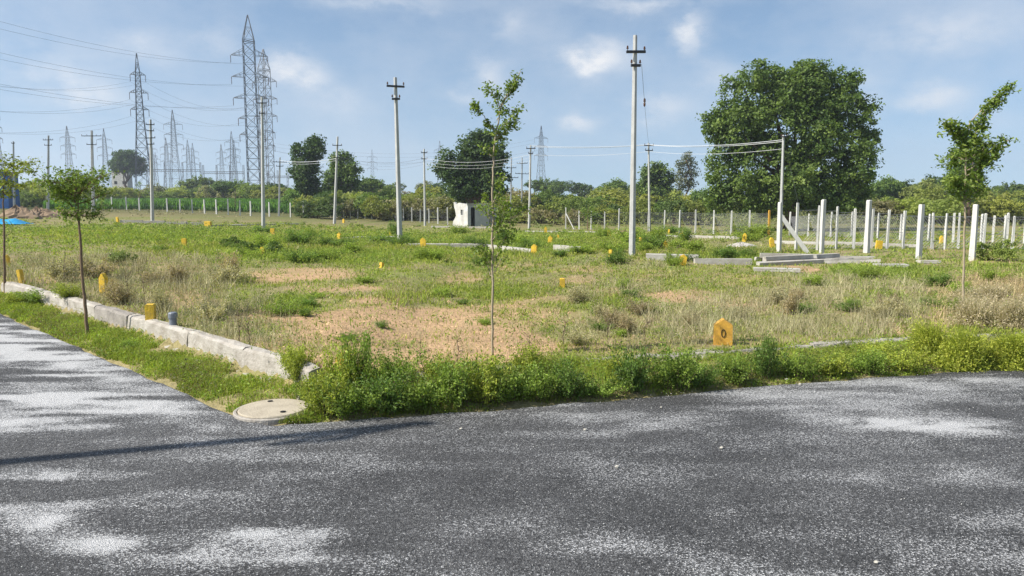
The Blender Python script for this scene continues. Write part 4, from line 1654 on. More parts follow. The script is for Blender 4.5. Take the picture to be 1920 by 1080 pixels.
# blue shed, tarpaulin, far roof, earth heap
a = on_ground(8, 105)
root = thing('blue_shed', 'small blue sheet metal shed behind the scrub', 'shed', a)
hh = at(8, 324, 105)[2] - a[2]
mb = MB(); mb.box((0, 1, hh / 2), (1.7, 2.4, hh)); mb.build('wall', M_BLUE, root)
mb = MB(); mb.box((0, 1, hh + .06), (1.9, 2.8, .1)); mb.build('roof', M_BLUE, root)
a = P(5, 421)
b_ = P(48, 417)


def tarp():
    nx, ny = 28, 10
    L = 3.5
    V, F = [], []
    for j in range(ny):
        for i in range(nx):
            u, v = i / (nx - 1), j / (ny - 1)
            h = .5 * math.sin(math.pi * v) * (math.sin(math.pi * min(1, u * 1.0 + .05))) ** .5 * (.7 + .5 * math.sin(u * 17 + v * 3) * .3) + RNG.normal(0, .02)
            V.append((u * L - 2.3, v * 1.5, max(.0, h) + .02))
    for j in range(ny - 1):
        for i in range(nx - 1):
            q = j * nx + i
            F.append((q, q + 1, q + nx + 1, q + nx))
    mb = MB(); mb.add(V, F)
    o = mb.build('tarpaulin', M_TARP, None, (0, 0, 0), smooth=True)
    o.location = a
    tag(o, 'crumpled bright blue tarpaulin lying over a low pile at the field edge', 'tarpaulin')


tarp()


def heap(px, py, wpx, hpx, label, mat=M_EARTH, name='earth_heap'):
    f = P(px, py)
    W = wpx / FPX * f[1] / 2
    H = hpx / FPX * f[1]
    n, m = 28, 9
    V, F = [], []
    for j in range(m):
        rr = 1 - j / (m - 1)
        for i in range(n):
            a_ = i * 2 * math.pi / n
            k = 1 + .22 * math.sin(a_ * 3 + 1) + RNG.normal(0, .06)
            V.append((math.cos(a_) * W * rr * k, math.sin(a_) * W * .6 * rr * k, H * (1 - rr ** 1.4) * (1 + RNG.normal(0, .13)) - (.15 if j == 0 else 0)))
    for j in range(m - 1):
        for i in range(n):
            F.append((j * n + i, j * n + (i + 1) % n, (j + 1) * n + (i + 1) % n, (j + 1) * n + i))
    F.append(tuple(range((m - 1) * n, m * n)))
    mb = MB(); mb.add(V, F)
    o = mb.build(name, mat, None, (0, 0, 0))
    o.location = f
    tag(o, label, 'heap')


heap(32, 409, 80, 20, 'reddish brown earth heap next to the blue tarpaulin')
heap(72, 407, 70, 17, 'clodded earth heap under the thin pole with short crossarms')
heap(115, 404, 80, 10, 'low spread earth heap beside the crop field fence')
heap(1172, 441, 60, 9, 'low reddish earth heap beside the yellow marker before the fence')
heap(1390, 462, 60, 7, 'flat whitish rubble heap by the numbered marker near the orange post', M_SLAB, 'rubble_heap')
a = on_ground(228, 300)
root = thing('far_house', 'far low house with pale flat roof below the dark dome-shaped tree', 'house', a)
hh = at(228, 316, 300)[2] - a[2]
mb = MB(); mb.box((0, 2, hh / 2), (6.0, 4, hh)); mb.build('wall', M_LIME, root)
mb = MB(); mb.box((0, 2, hh + .2), (7.0, 5, .4)); mb.build('roof', M_ROOF, root)
for x in (-1.6, 1.6):
    mb = MB(); mb.box((x, -.02, hh * .55), (1.0, .1, 1.1)); mb.build('window', M_DARK, root)

# pebbles on the road
for px, py, s in ((1097, 808, .03), (1157, 878, .032), (1353, 842, .03), (1643, 1057, .025), (865, 806, .028), (1500, 722, .03), (1240, 765, .02), (420, 742, .02), (1140, 741, .03), (1475, 714, .04)):
    x, y = flat(px, py)
    mb = MB()
    n, m = 8, 5
    V, F = [], []
    for j in range(m):
        ph = math.pi * (j + .5) / m
        for i in range(n):
            th = 2 * math.pi * i / n
            k = RNG.uniform(.8, 1.15)
            V.append((math.cos(th) * math.sin(ph) * k, math.sin(th) * math.sin(ph) * .8 * k, -math.cos(ph) * .6))
    for j in range(m - 1):
        for i in range(n):
            F.append((j * n + i, j * n + (i + 1) % n, (j + 1) * n + (i + 1) % n, (j + 1) * n + i))
    F += [tuple(range(n))[::-1], tuple(range((m - 1) * n, m * n))]
    mb.add(np.array(V) * s, F)
    o = mb.build('stone', M_STONE, None, (0, 0, 0))
    o.location = (x, y, s * .35)
    o.scale = (.55, .55, .55)
    tag(o, 'small pale loose stone lying on the asphalt', 'stone', 'loose stones on the road')

# loose grit on the asphalt (uncountable)


def grit():
    n = 9000
    x = RNG.uniform(-7, 7, n); y = RNG.uniform(2.2, 9, n)
    k = (y < y_edge(x) - .02) & (RNG.random(n) < .35 + vnoise(x, y, 1.1, 61, 3))
    x, y = x[k], y[k]
    n = len(x)
    s = RNG.uniform(.002, .006, n)
    base = np.array([[1, 0, 0], [-.5, .87, 0], [-.5, -.87, 0], [0, 0, 1.0]])
    a_ = RNG.uniform(0, 6.28, n)
    ca, sa = np.cos(a_), np.sin(a_)
    B = np.repeat(base[None], n, 0)
    V = np.stack([B[..., 0] * ca[:, None] - B[..., 1] * sa[:, None], B[..., 0] * sa[:, None] + B[..., 1] * ca[:, None], B[..., 2]], 2) * s[:, None, None]
    V += np.stack([x, y, np.full(n, .006)], 1)[:, None]
    T = (np.arange(n)[:, None, None] * 4 + np.array([[0, 1, 3], [1, 2, 3], [2, 0, 3], [0, 2, 1]])[None]).reshape(-1, 3)
    c = np.clip(RNG.normal(.5, .15, (n, 1)), .1, .8) * np.array([[1, .99, .95]])
    o = mesh_obj('loose_grit', tri_mesh('loose_grit', V.reshape(-1, 3), T, np.repeat(c, 4, 0), M_DRY))
    tag(o, 'loose pale grit strewn over the asphalt', 'grit', kind='stuff')


grit()


def clods():
    n = 30000
    x, y, r = polar_points(n, 7.4, 26, -36, 36, 1.3)
    bare = field_masks(x, y, terr(x, y))[0]
    k = (y > y_kerb(x) + .3) & (RNG.random(n) < bare * (.2 + .8 * vnoise(x, y, 1.6, 63, 3)))
    x, y, r = x[k], y[k], r[k]
    n = len(x)
    s_ = np.minimum(.05, RNG.exponential(.011, n) + .006)
    base = np.array([[1, 0, 0], [0, 1, 0], [-1, 0, 0], [0, -1, 0], [0, 0, .8]])
    B = base[None] * RNG.uniform(.6, 1.2, (n, 5, 1))
    a_ = RNG.uniform(0, 6.28, n)
    ca, sa = np.cos(a_)[:, None], np.sin(a_)[:, None]
    V = np.stack([B[..., 0] * ca - B[..., 1] * sa, B[..., 0] * sa + B[..., 1] * ca, B[..., 2]], 2) * s_[:, None, None]
    V += np.stack([x, y, terr(x, y) - .004], 1)[:, None]
    T = (np.arange(n)[:, None, None] * 5 + np.array([[0, 1, 4], [1, 2, 4], [2, 3, 4], [3, 0, 4]])[None]).reshape(-1, 3)
    c = np.array([[0.45, 0.305, 0.18]]) * RNG.normal(1, .22, (n, 1))
    o = mesh_obj('soil_clods', tri_mesh('soil_clods', V.reshape(-1, 3), T, np.repeat(np.clip(c, .05, .9), 5, 0), M_DRY))
    tag(o, 'small tan soil clods scattered over the bare earth of the plot', 'soil', kind='stuff')


clods()

# ------------------------------------------------------------------ trees


def lobed_crown(lobes, n_clump, per, clump_r, leaf, cols, rng, aspect=.6, shell=.55):
    """lobes: (cx,cy,cz,rx,ry,rz). Leaf clumps fill the lobes, thicker toward their outside."""
    lobes = np.array(lobes, float)
    vol = (lobes[:, 3] * lobes[:, 4] * lobes[:, 5]) ** .75
    pick = rng.choice(len(lobes), n_clump, p=vol / vol.sum())
    d = rng.normal(size=(n_clump, 3))
    d /= np.linalg.norm(d, axis=1)[:, None]
    rad = (shell + (1 - shell) * rng.random(n_clump)) * rng.uniform(.86, 1.05, n_clump)
    C = lobes[pick, :3] + d * lobes[pick, 3:] * rad[:, None]
    cr = clump_r * rng.uniform(.6, 1.4, n_clump)
    L = np.repeat(C, per, 0)
    off = rng.normal(size=L.shape)
    off /= np.linalg.norm(off, axis=1)[:, None]
    off *= (rng.random(len(L)) ** .5)[:, None]
    L = L + off * np.repeat(cr, per)[:, None] * np.array([1, 1, .75])
    outw = np.repeat(d, per, 0)
    V, T = leaf_tris(L, leaf, aspect, .35, outw, rng)
    cols = np.array(cols)
    wts = rng.dirichlet(np.ones(len(cols)) * .7, n_clump)
    cc = np.repeat(wts @ cols, per, 0) * rng.normal(1, .2, (len(L), 1))
    return V, T, np.repeat(np.clip(cc, .004, 1), 4, 0), C


def tree_mesh(lobes, trunk, n_clump, per, clump_r, leaf, cols, rng, limbs=9, shell=.55, aspect=.6):
    """returns (crown mesh, trunk MB); trunk=(height, radius, lean x)"""
    V, T, C, clumps = lobed_crown(lobes, n_clump, per, clump_r, leaf, cols, rng, aspect, shell)
    me = tri_mesh('crown', V, T, C, M_LEAF)
    th, tr, lx = trunk
    mb = MB()
    z = np.linspace(-.2, th, 7)
    pts = np.stack([lx * (z / th) + .04 * th * np.sin(z * 2), .03 * th * np.cos(z * 1.7), z], 1)
    mb.tube(pts, tr * np.linspace(1.25, .7, 7), 8)
    idx = rng.choice(len(clumps), limbs, replace=False)
    for i in idx:
        s = pts[rng.integers(3, 7)]
        e = clumps[i]
        m_ = (s + e) / 2 + rng.normal(0, .06, 3) * th + np.array([0, 0, .05 * th])
        t = np.linspace(0, 1, 6)[:, None]
        path = s * (1 - t) ** 2 + 2 * m_ * t * (1 - t) + e * t ** 2
        mb.tube(path, tr * np.linspace(.55, .1, 6), 6)
    return me, mb


def px_tree(label, base_px, Y, lobes_px, depth, trunk_px, n_clump, per, clump_r, leaf, cols, seed, limbs=9, name='tree', shell=.55, colour=None, group=None, tint=None, sub=5):
    """lobes in photo pixels (cx, cy, rx, ry) at the tree's depth; their depth radius = depth * rx"""
    rng = np.random.default_rng(seed)
    b = on_ground(base_px, Y)
    s = Y / FPX
    lob = []
    for cx, cy, rx, ry in lobes_px:
        c = at(cx, cy, Y) - b
        q = np.array([c[0], rng.normal(0, .25) * rx * s * depth, c[2]])
        R3 = np.array([rx * s, rx * s * depth, ry * s])
        lob.append((*q, *(R3 * .88)))
        for _ in range(sub):                       # smaller boughs on the outside of the lobe
            d = rng.normal(size=3)
            d /= np.linalg.norm(d)
            lob.append((*(q + d * R3 * .68), *(R3 * rng.uniform(.3, .5))))
    th = (at(base_px, trunk_px[0], Y) - b)[2]
    me, mb = tree_mesh(lob, (th, trunk_px[1], 0), n_clump, per, clump_r, leaf, cols, rng, limbs, shell)
    root = thing(name, label, 'tree', b, group)
    mb.build('trunk', M_BARK, root, smooth=True)
    o = mesh_obj('crown', me, root)
    if tint:
        o.color = (*tint, 1)
    return root


G_DARK = [(0.10, 0.165, 0.038), (0.16, 0.23, 0.052), (0.06, 0.11, 0.03), (0.22, 0.29, 0.065)]
G_DEEP = [(0.042, 0.08, 0.028), (0.07, 0.12, 0.036), (0.11, 0.165, 0.045)]
G_OLIVE = [(0.17, 0.21, 0.055), (0.23, 0.27, 0.07), (0.12, 0.16, 0.045), (0.28, 0.30, 0.085)]

# the biggest tree
px_tree('biggest broad dark green tree with a rounded leafy crown to the ground, behind the fence', 1480, 64,
        [(1400, 175, 52, 58), (1445, 150, 40, 34), (1525, 165, 70, 58), (1590, 215, 58, 62), (1470, 230, 95, 80), (1380, 250, 62, 70), (1560, 290, 84, 80), (1365, 320, 52, 70),
         (1440, 330, 90, 75), (1605, 320, 42, 60), (1520, 355, 90, 50), (1400, 370, 70, 36), (1530, 125, 36, 22), (1345, 225, 30, 44), (1590, 372, 40, 30), (1430, 128, 20, 18), (1575, 150, 40, 30), (1625, 265, 22, 40), (1345, 378, 34, 26), (1430, 384, 60, 22), (1550, 384, 60, 22), (1612, 372, 26, 28), (1482, 168, 46, 40), (1500, 200, 60, 50)],
        0.75, (330, .42), 3300, 30, .55, .25, G_DARK, 101, limbs=16, shell=.5)
px_tree('tall egg-shaped dark tree standing upright beside the leaning pole', 579, 105, [(570, 300, 26, 30), (588, 285, 24, 28), (580, 330, 30, 34), (562, 325, 18, 26), (592, 268, 16, 14), (585, 350, 24, 20)],
        .9, (370, .25), 420, 26, .7, .34, G_DEEP, 102)
px_tree('round dark tree partly behind the leaning pole', 640, 112, [(640, 305, 26, 24), (655, 325, 20, 24), (622, 340, 22, 26), (645, 345, 28, 22)], .9, (360, .25), 360, 26, .7, .36, G_DARK, 103)
px_tree('broad dark green tree rising over the ruined hut', 888, 82, [(890, 285, 46, 40), (925, 300, 30, 46), (850, 320, 34, 32), (885, 335, 54, 44), (930, 345, 30, 34), (835, 300, 20, 22), (905, 258, 26, 16), (865, 355, 36, 24), (815, 318, 10, 12)],
        .9, (375, .32), 900, 30, .6, .3, G_DEEP, 104, limbs=12)
px_tree('round mid-green tree behind the middle wired pole', 1232, 125, [(1222, 325, 26, 24), (1242, 335, 22, 26), (1230, 355, 32, 20), (1212, 345, 16, 20)], .9, (366, .22), 330, 26, .75, .4, G_DARK, 105)
px_tree('pale feathery tree with thin open crown beside the biggest tree', 1287, 120, [(1290, 295, 12, 16), (1276, 318, 11, 20), (1298, 320, 11, 24), (1286, 340, 20, 18)], .9, (300, .14), 130, 18, .7, .3,
        [(0.16, 0.18, 0.11), (0.12, 0.145, 0.08), (0.2, 0.21, 0.14)], 106, limbs=14, name='feathery_tree')
px_tree('far dark dome-shaped tree above the pale-roofed house', 240, 290, [(240, 302, 28, 22), (225, 312, 18, 16), (258, 314, 16, 16)], .9, (318, .5), 380, 24, 1.5, .8, G_DEEP, 107)
px_tree('slim dark tree directly behind the thin-trunked sapling', 1815, 74, [(1812, 300, 26, 40), (1820, 345, 36, 40), (1800, 335, 24, 28), (1828, 280, 18, 28)], .9, (370, .18), 300, 26, .5, .26, G_DARK, 108)
def beside(px):
    for lim, txt in ((130, 'near the blue shed'), (330, 'below the tapered pylon'), (470, 'below the small pylons'), (580, 'by the twin pylons'), (700, 'around the leaning pole'), (830, 'left of the hut'), (960, 'behind the hut'),
                     (1100, 'by the wired pole'), (1250, 'behind the tallest pole'), (1400, 'under the biggest tree'), (1740, 'past the biggest tree')):
        if px < lim:
            return txt
    return 'behind the right-hand netting'


# prototype for the far tree line
FT = []
for i, (cols, sd) in enumerate(((G_DARK, 1), (G_OLIVE, 2), (G_DEEP, 3))):
    rng = np.random.default_rng(200 + sd)
    lob = [(rng.normal(0, 1.3), rng.normal(0, 1.0), 3.4 + rng.uniform(-.6, 1.6), rng.uniform(1.4, 2.3), rng.uniform(1.4, 2.2), rng.uniform(1.1, 1.8)) for _ in range(6)]
    me, mb = tree_mesh(lob, (3.0, .18, 0), 240, 22, .5, .34, cols, rng, 7)
    FT.append((me, mb))
FAR_TREES = []
for k in range(30):
    px = RNG.choice([RNG.uniform(960, 1200), RNG.uniform(1640, 1990), RNG.uniform(-60, 210), RNG.uniform(370, 460), RNG.uniform(660, 830)])
    FAR_TREES.append((px, RNG.uniform(190, 300), RNG.uniform(.75, 1.25), RNG.integers(0, 3)))
FAR_TREES += [(1660, 120, .95, 0), (1690, 130, 1.0, 2), (1722, 125, 1.0, 1), (1760, 140, 1.05, 2), (1885, 150, .95, 0), (1918, 160, 1.0, 2), (1950, 150, 1, 0), (1155, 150, .95, 0), (1180, 165, .9, 1), (1090, 200, 1.1, 2), (1040, 210, 1.1, 0), (420, 170, .9, 0), (452, 175, .9, 0), (690, 140, .95, 0), (520, 170, .9, 2)]
trunks = [None] * 3
fl = ['far mid-green tree in the line behind the scrub', 'far olive-green tree in the line behind the scrub', 'far blackish-green tree in the line behind the scrub']
for px, Y, s, k in FAR_TREES:
    b = on_ground(px, Y)
    root = thing('far_tree', fl[k].split(' in the')[0] + ' standing ' + beside(px), 'tree', b, 'trees in the far line', rz=RNG.uniform(0, 6.28))
    if trunks[k] is None:
        o = FT[k][1].build('trunk', M_BARK, root)
        trunks[k] = o.data
    else:
        mesh_obj('trunk', trunks[k], root)
    c = mesh_obj('crown', FT[k][0], root)
    v = RNG.uniform(.8, 1.2)
    c.color = (v * RNG.uniform(.9, 1.1), v, v, 1)
    root.scale = (s * RNG.uniform(.9, 1.4), s * RNG.uniform(.9, 1.4), s * RNG.uniform(.85, 1.1))

# ------------------------------------------------------------------ scrub beyond the fence
BUSH = []
for i in range(4):
    rng = np.random.default_rng(300 + i)
    lob = [(rng.normal(0, .75), rng.normal(0, .6), rng.uniform(.45, 1.0), rng.uniform(.55, 1.0), rng.uniform(.5, .9), rng.uniform(.4, .75)) for _ in range(7)]
    V, T, C, cl = lobed_crown(lob, 210, 20, .2, .13, [(1, 1, 1), (.72, .76, .7), (1.25, 1.22, 1.1)], rng, shell=.5)
    V[:, 2] = np.maximum(V[:, 2], -.05)
    me = tri_mesh('foliage', V, T, C, M_LEAF)
    mb = MB()
    for k in range(7):
        e = cl[rng.integers(0, len(cl))] * .9
        t = np.linspace(0, 1, 5)[:, None]
        mb.tube(np.array([[0, 0, -.1]]) * (1 - t) + e * t + rng.normal(0, .03, (5, 3)), np.linspace(.04, .012, 5), 5)
    BUSH.append([me, mb, None])

BCOL = {'olive': ((0.23, 0.26, 0.065), 'olive-green rounded bush in the scrub beyond the fence'),
        'green': ((0.15, 0.215, 0.05), 'mid-green leafy bush in the scrub beyond the fence'),
        'yellow': ((0.29, 0.32, 0.07), 'yellowish green bush in the scrub beyond the fence'),
        'brown': ((0.25, 0.235, 0.125), 'brownish dry bush in the scrub beyond the fence'),
        'dark': ((0.09, 0.135, 0.04), 'dark green bush in the scrub beyond the fence')}


def bush(loc, w_, h, colour, label=None, group='bushes in the scrub', kind=None, dp=None):
    k = RNG.integers(0, 4) if kind is None else kind
    root = thing('bush', label or BCOL[colour][1], 'bush', loc, group, rz=RNG.uniform(0, 6.28))
    o = mesh_obj('foliage', BUSH[k][0], root)
    c = BCOL[colour][0] if isinstance(colour, str) else colour
    v = RNG.uniform(.95, 1.4)
    o.color = (c[0] * v * RNG.uniform(.92, 1.1), c[1] * v, c[2] * v, 1)
    if BUSH[k][2] is None:
        BUSH[k][2] = BUSH[k][1].build('stems', M_BARK, root).data
    else:
        mesh_obj('stems', BUSH[k][2], root)
    root.scale = (w_ / 3.0, w_ / 3.0, h / 1.55)
    return root


def scrub():
    names = ['olive', 'green', 'yellow', 'olive', 'green', 'yellow', 'dark', 'olive', 'green', 'brown']
    # rows: depth, count, pixel range, width, height, skipped spans
    rows = [(92, 15, (560, 850), (4, 7), (2.3, 3.6)), (118, 13, (560, 900), (5, 9), (2.8, 5.0)),
            (80, 13, (930, 1330), (3.5, 7), (1.3, 2.8)), (105, 14, (940, 1330), (5, 9), (2.2, 3.9)), (140, 14, (940, 1340), (6, 11), (2.8, 4.8)),
            (84, 12, (1620, 2000), (4, 8), (1.8, 3.2)), (110, 11, (1600, 2020), (5, 10), (2.8, 4.2)), (145, 9, (1600, 2020), (6, 11), (3.0, 5.0)),
            (190, 16, (180, 570), (9, 13), (3.2, 5.0)), (240, 14, (150, 570), (11, 16), (3.5, 5.0)), (150, 10, (-60, 200), (7, 11), (3.0, 4.6)), (118, 8, (-60, 130), (4, 7), (2.0, 3.4)),
            (165, 6, (440, 580), (7, 10), (3.0, 4.2)), (180, 12, (560, 960), (9, 13), (3, 4.4))]
    for Y, n, (p0, p1), (w0, w1), (h0, h1) in rows:
        for k in range(n):
            px = p0 + (p1 - p0) * (k + RNG.uniform(.1, .9)) / n
            y = Y * RNG.uniform(.94, 1.07)
            nm = names[RNG.integers(0, len(names))]
            if 985 < px < 1090 and Y == 80:
                nm = 'brown'
            dist = 'near' if Y < 100 else ('middle' if Y < 135 else 'far')
            bush(on_ground(px, y), RNG.uniform(w0, w1), RNG.uniform(h0, h1), nm, '%s in the %s scrub %s' % (BCOL[nm][1].split(' in the')[0], dist, beside(px).replace('left of the hut', 'between hut and leaning pole')))


scrub()
for px, py, wp, hp, colr, lab in ((1858, 488, 74, 40, (0.24, 0.29, 0.07), 'small round green bush behind the right-hand sapling near the netting'),
                                 (497, 476, 56, 30, (0.11, 0.18, 0.045), 'dark low weed clump beside a small yellow marker'),
                                 (430, 460, 40, 16, (0.12, 0.19, 0.045), 'small dark weed clump in open grass'),
                                 (224, 497, 50, 26, (0.24, 0.27, 0.1), 'low pale bush among the dry weeds')):
    f = P(px, py)
    bush(f, wp / FPX * f[1], hp / FPX * f[1], colr, lab, None)


def undergrowth():
    n = 60000
    x, y, r = polar_points(n, 66, 260, -40, 40, 1.4)
    bx = 960 + FPX * x / y
    crop = (bx > 120) & (bx < 575) & (y < 178)
    openl = (bx < 200) & (y < 140)
    k = ~crop & ~openl & ((y > 96) | (bx > 930)) & (y > 72)
    x, y, r = x[k], y[k], r[k]
    h = RNG.uniform(.1, 1.0, len(x)) * vnoise(x, y, .12, 71, 2) * 1.6
    L = np.stack([x, y, terr(x, y) + h], 1)
    V, T = leaf_tris(L, r * .0035, .6, .4)
    c = colmix(len(x), (0.20, 0.24, 0.06), (0.25, 0.28, 0.08), (0.14, 0.18, 0.055), (.27, .24, .14))
    o = mesh_obj('undergrowth', tri_mesh('undergrowth', V, T, np.repeat(c, 4, 0), M_LEAF))
    tag(o, 'tangled low green undergrowth between the bushes beyond the fence', 'undergrowth', kind='stuff')


undergrowth()


def crop():
    # rows of tall green leaves
    n = 70000
    y = RNG.uniform(98, 178, n)
    px = RNG.uniform(90, 600, n)
    x = (px - 960) / FPX * y
    row = np.round(y / .9) * .9
    y = row + RNG.normal(0, .12, n)
    z = terr(x, y)
    h = RNG.uniform(.5, 1.25, n) * (.85 + .3 * vnoise(x, y, .2, 81, 2))
    a = RNG.uniform(0, 6.28, n)
    wd = .10
    lean = h * RNG.uniform(.05, .4, n)
    bx, by = np.cos(a) * wd, np.sin(a) * wd
    V = np.empty((n, 4, 3))
    V[:, 0] = np.stack([x, y, z], 1)
    V[:, 1] = np.stack([x + bx + np.sin(a) * lean * .3, y + by, z + h * .6], 1)
    V[:, 2] = np.stack([x + np.sin(a) * lean, y - np.cos(a) * lean, z + h], 1)
    V[:, 3] = np.stack([x - bx + np.sin(a) * lean * .3, y - by, z + h * .6], 1)
    k = np.arange(n)[:, None] * 4
    T = np.concatenate([k + np.array([[0, 1, 2]]), k + np.array([[0, 2, 3]])])
    c = colmix(n, (0.15, 0.30, 0.055), (0.21, 0.36, 0.075), (0.11, 0.24, 0.05))
    o = mesh_obj('crop_field', tri_mesh('crop_field', V.reshape(-1, 3), T, np.repeat(c, 4, 0), M_LEAF))
    tag(o, 'dense bright green crop rows behind the long wire fence', 'crop', kind='stuff')


crop()

# ------------------------------------------------------------------ saplings


def sapling(label, base_px, trunk_pts, branches, leaf, bark, r0, cols, seed, name='sapling', dens=1.0):
    """trunk and branches as pixel polylines at the sapling's depth; branches get their own spread in depth.
    branches: (points, leaves, spread m, depth offset m)"""
    rng = np.random.default_rng(seed)
    b = P(*base_px)
    root = thing(name, label, 'sapling', b, 'saplings')
    tp = np.array([b] + [at(px, py, b[1]) for px, py in trunk_pts]) - b
    tp[0, 2] = -.1
    tp[1:, 1] += np.linspace(0, .05, len(tp) - 1)
    # refine the trunk
    t = np.linspace(0, len(tp) - 1, len(tp) * 5)
    tr = np.stack([np.interp(t, np.arange(len(tp)), tp[:, i]) for i in range(3)], 1)
    tr[1:-1, :2] += rng.normal(0, .004, (len(tr) - 2, 2))
    mb = MB()
    mb.tube(tr, np.linspace(r0, r0 * .3, len(tr)), 8)
    mb.build('trunk', bark, root, smooth=True)
    parts = []
    for pts, nl, sp, dy in branches:
        bp = np.array([at(px, py, b[1]) for px, py in pts]) - b
        bp[:, 1] += np.linspace(0, dy, len(bp))
        t = np.linspace(0, len(bp) - 1, max(6, len(bp) * 4))
        br = np.stack([np.interp(t, np.arange(len(bp)), bp[:, i]) for i in range(3)], 1)
        br += rng.normal(0, .006, br.shape)
        mb = MB()
        mb.tube(br, np.linspace(r0 * .42, r0 * .14, len(br)), 5)
        mb.build('branch', bark, root)
        # twigs with whorls of leaves
        nl = int(nl * dens)
        nt_ = max(3, nl // 14)
        u = rng.uniform(.12, 1.0, nt_) ** .8
        base = np.stack([np.interp(u * (len(br) - 1), np.arange(len(br)), br[:, i]) for i in range(3)], 1)
        d = rng.normal(size=(nt_, 3)) * np.array([1, 1, .55]) + np.array([0, 0, .15])
        tips = base + d * sp * .5
        mb2 = MB()
        for p, q in zip(base, tips):
            mb2.bar(p, q, r0 * .1, r0 * .05, n=3, cap=False)
        mb2.build('twigs', bark, root)
        per = max(3, nl // nt_)
        C = np.repeat(base, per, 0)
        f = rng.uniform(.3, 1.1, len(C))[:, None]
        C = C + (np.repeat(tips, per, 0) - C) * f + rng.normal(0, leaf * .55, C.shape)
        V, T = leaf_tris(C, leaf, .48, .5, None, rng)
        cw = rng.dirichlet(np.ones(len(cols)) * .7, len(C)) @ np.array(cols)
        parts.append((V, T, np.repeat(np.clip(cw * rng.normal(1, .18, (len(C), 1)), .005, 1), 4, 0)))
    V, T, C = merge(parts)
    mesh_obj('crown', tri_mesh('crown', V, T, C, M_LEAF), root)
    return root


S_COL = [(0.14, 0.22, 0.042), (0.09, 0.155, 0.034), (0.21, 0.28, 0.052), (0.27, 0.33, 0.062)]
sapling('slender sapling with layered umbrella crown on the side road verge', (165, 630), [(158, 560), (150, 470), (147, 420), (143, 385), (142, 360)],
        [([(145, 405), (125, 400)], 190, .17, -.1), ([(146, 405), (172, 405), (184, 398)], 230, .17, .1), ([(147, 412), (155, 395)], 160, .2, -.2), ([(143, 395), (120, 375), (95, 352)], 430, .26, .1),
         ([(142, 380), (130, 345), (112, 340)], 420, .26, -.25), ([(142, 375), (150, 345), (172, 330)], 430, .25, .2), ([(142, 370), (170, 345), (200, 328)], 420, .24, -.1),
         ([(142, 370), (140, 345), (142, 325)], 420, .26, 0), ([(142, 372), (155, 350), (150, 335)], 300, .25, -.35), ([(142, 380), (110, 365), (85, 375)], 260, .22, .3), ([(143, 385), (170, 370), (182, 362)], 190, .2, .3), ([(142, 368), (110, 350), (90, 335)], 260, .22, -.1)],
        .045, M_SAPBARK, .024, S_COL, 401, dens=.9)
sapling('thin sapling with yellowish spreading crown at the far end of the side road verge', (10, 553), [(8, 480), (6, 420), (4, 380), (2, 340)],
        [([(4, 370), (20, 350), (45, 345)], 260, .3, .1), ([(3, 360), (25, 325), (58, 318)], 380, .32, -.1), ([(2, 350), (10, 315), (30, 305)], 320, .32, .2), ([(3, 370), (-20, 340), (-50, 330)], 320, .32, 0), ([(3, 372), (15, 360), (32, 362)], 200, .25, -.2), ([(2, 345), (-10, 310), (-25, 300)], 260, .3, .1)],
        .062, M_SAPBARK, .026, [(0.24, 0.28, 0.045), (0.32, 0.34, 0.05), (0.15, 0.20, 0.04)], 402, dens=.8)
sapling('tall thin sapling with sparse wind-swept top standing in the weeds by the main road', (923, 668), [(923, 560), (923, 450), (924, 330), (926, 280), (932, 235), (940, 195), (958, 165), (976, 132)],
        [([(928, 270), (935, 255), (932, 240)], 130, .14, .05), ([(928, 262), (950, 245), (964, 225)], 170, .11, .1), ([(930, 250), (955, 228), (966, 205)], 150, .10, -.1), ([(931, 245), (918, 238), (914, 230)], 60, .1, 0), ([(930, 250), (905, 215), (884, 198)], 110, .08, -.05),
         ([(933, 225), (940, 205), (935, 195)], 100, .1, .1), ([(938, 205), (930, 180), (912, 170)], 110, .09, -.1), ([(940, 198), (955, 170), (970, 145)], 190, .085, 0), ([(945, 185), (960, 168), (974, 142)], 110, .06, .05),
         ([(924, 300), (915, 285), (920, 275)], 60, .12, .05), ([(924, 380), (935, 365), (945, 330)], 120, .16, .1), ([(923, 400), (945, 390), (955, 375)], 150, .18, -.1), ([(923, 420), (910, 390), (902, 378)], 110, .16, .1), ([(923, 430), (955, 410), (985, 395)], 160, .16, .1), ([(923, 450), (940, 420), (945, 405)], 150, .16, -.1),
         ([(923, 500), (905, 470), (895, 462)], 110, .15, .05), ([(923, 500), (940, 460), (948, 440)], 150, .16, 0), ([(923, 520), (910, 490), (918, 465)], 110, .15, .1), ([(923, 515), (938, 490), (945, 480)], 40, .14, -.05)],
        .043, M_PALEBARK, .014, S_COL, 403, dens=1.25)
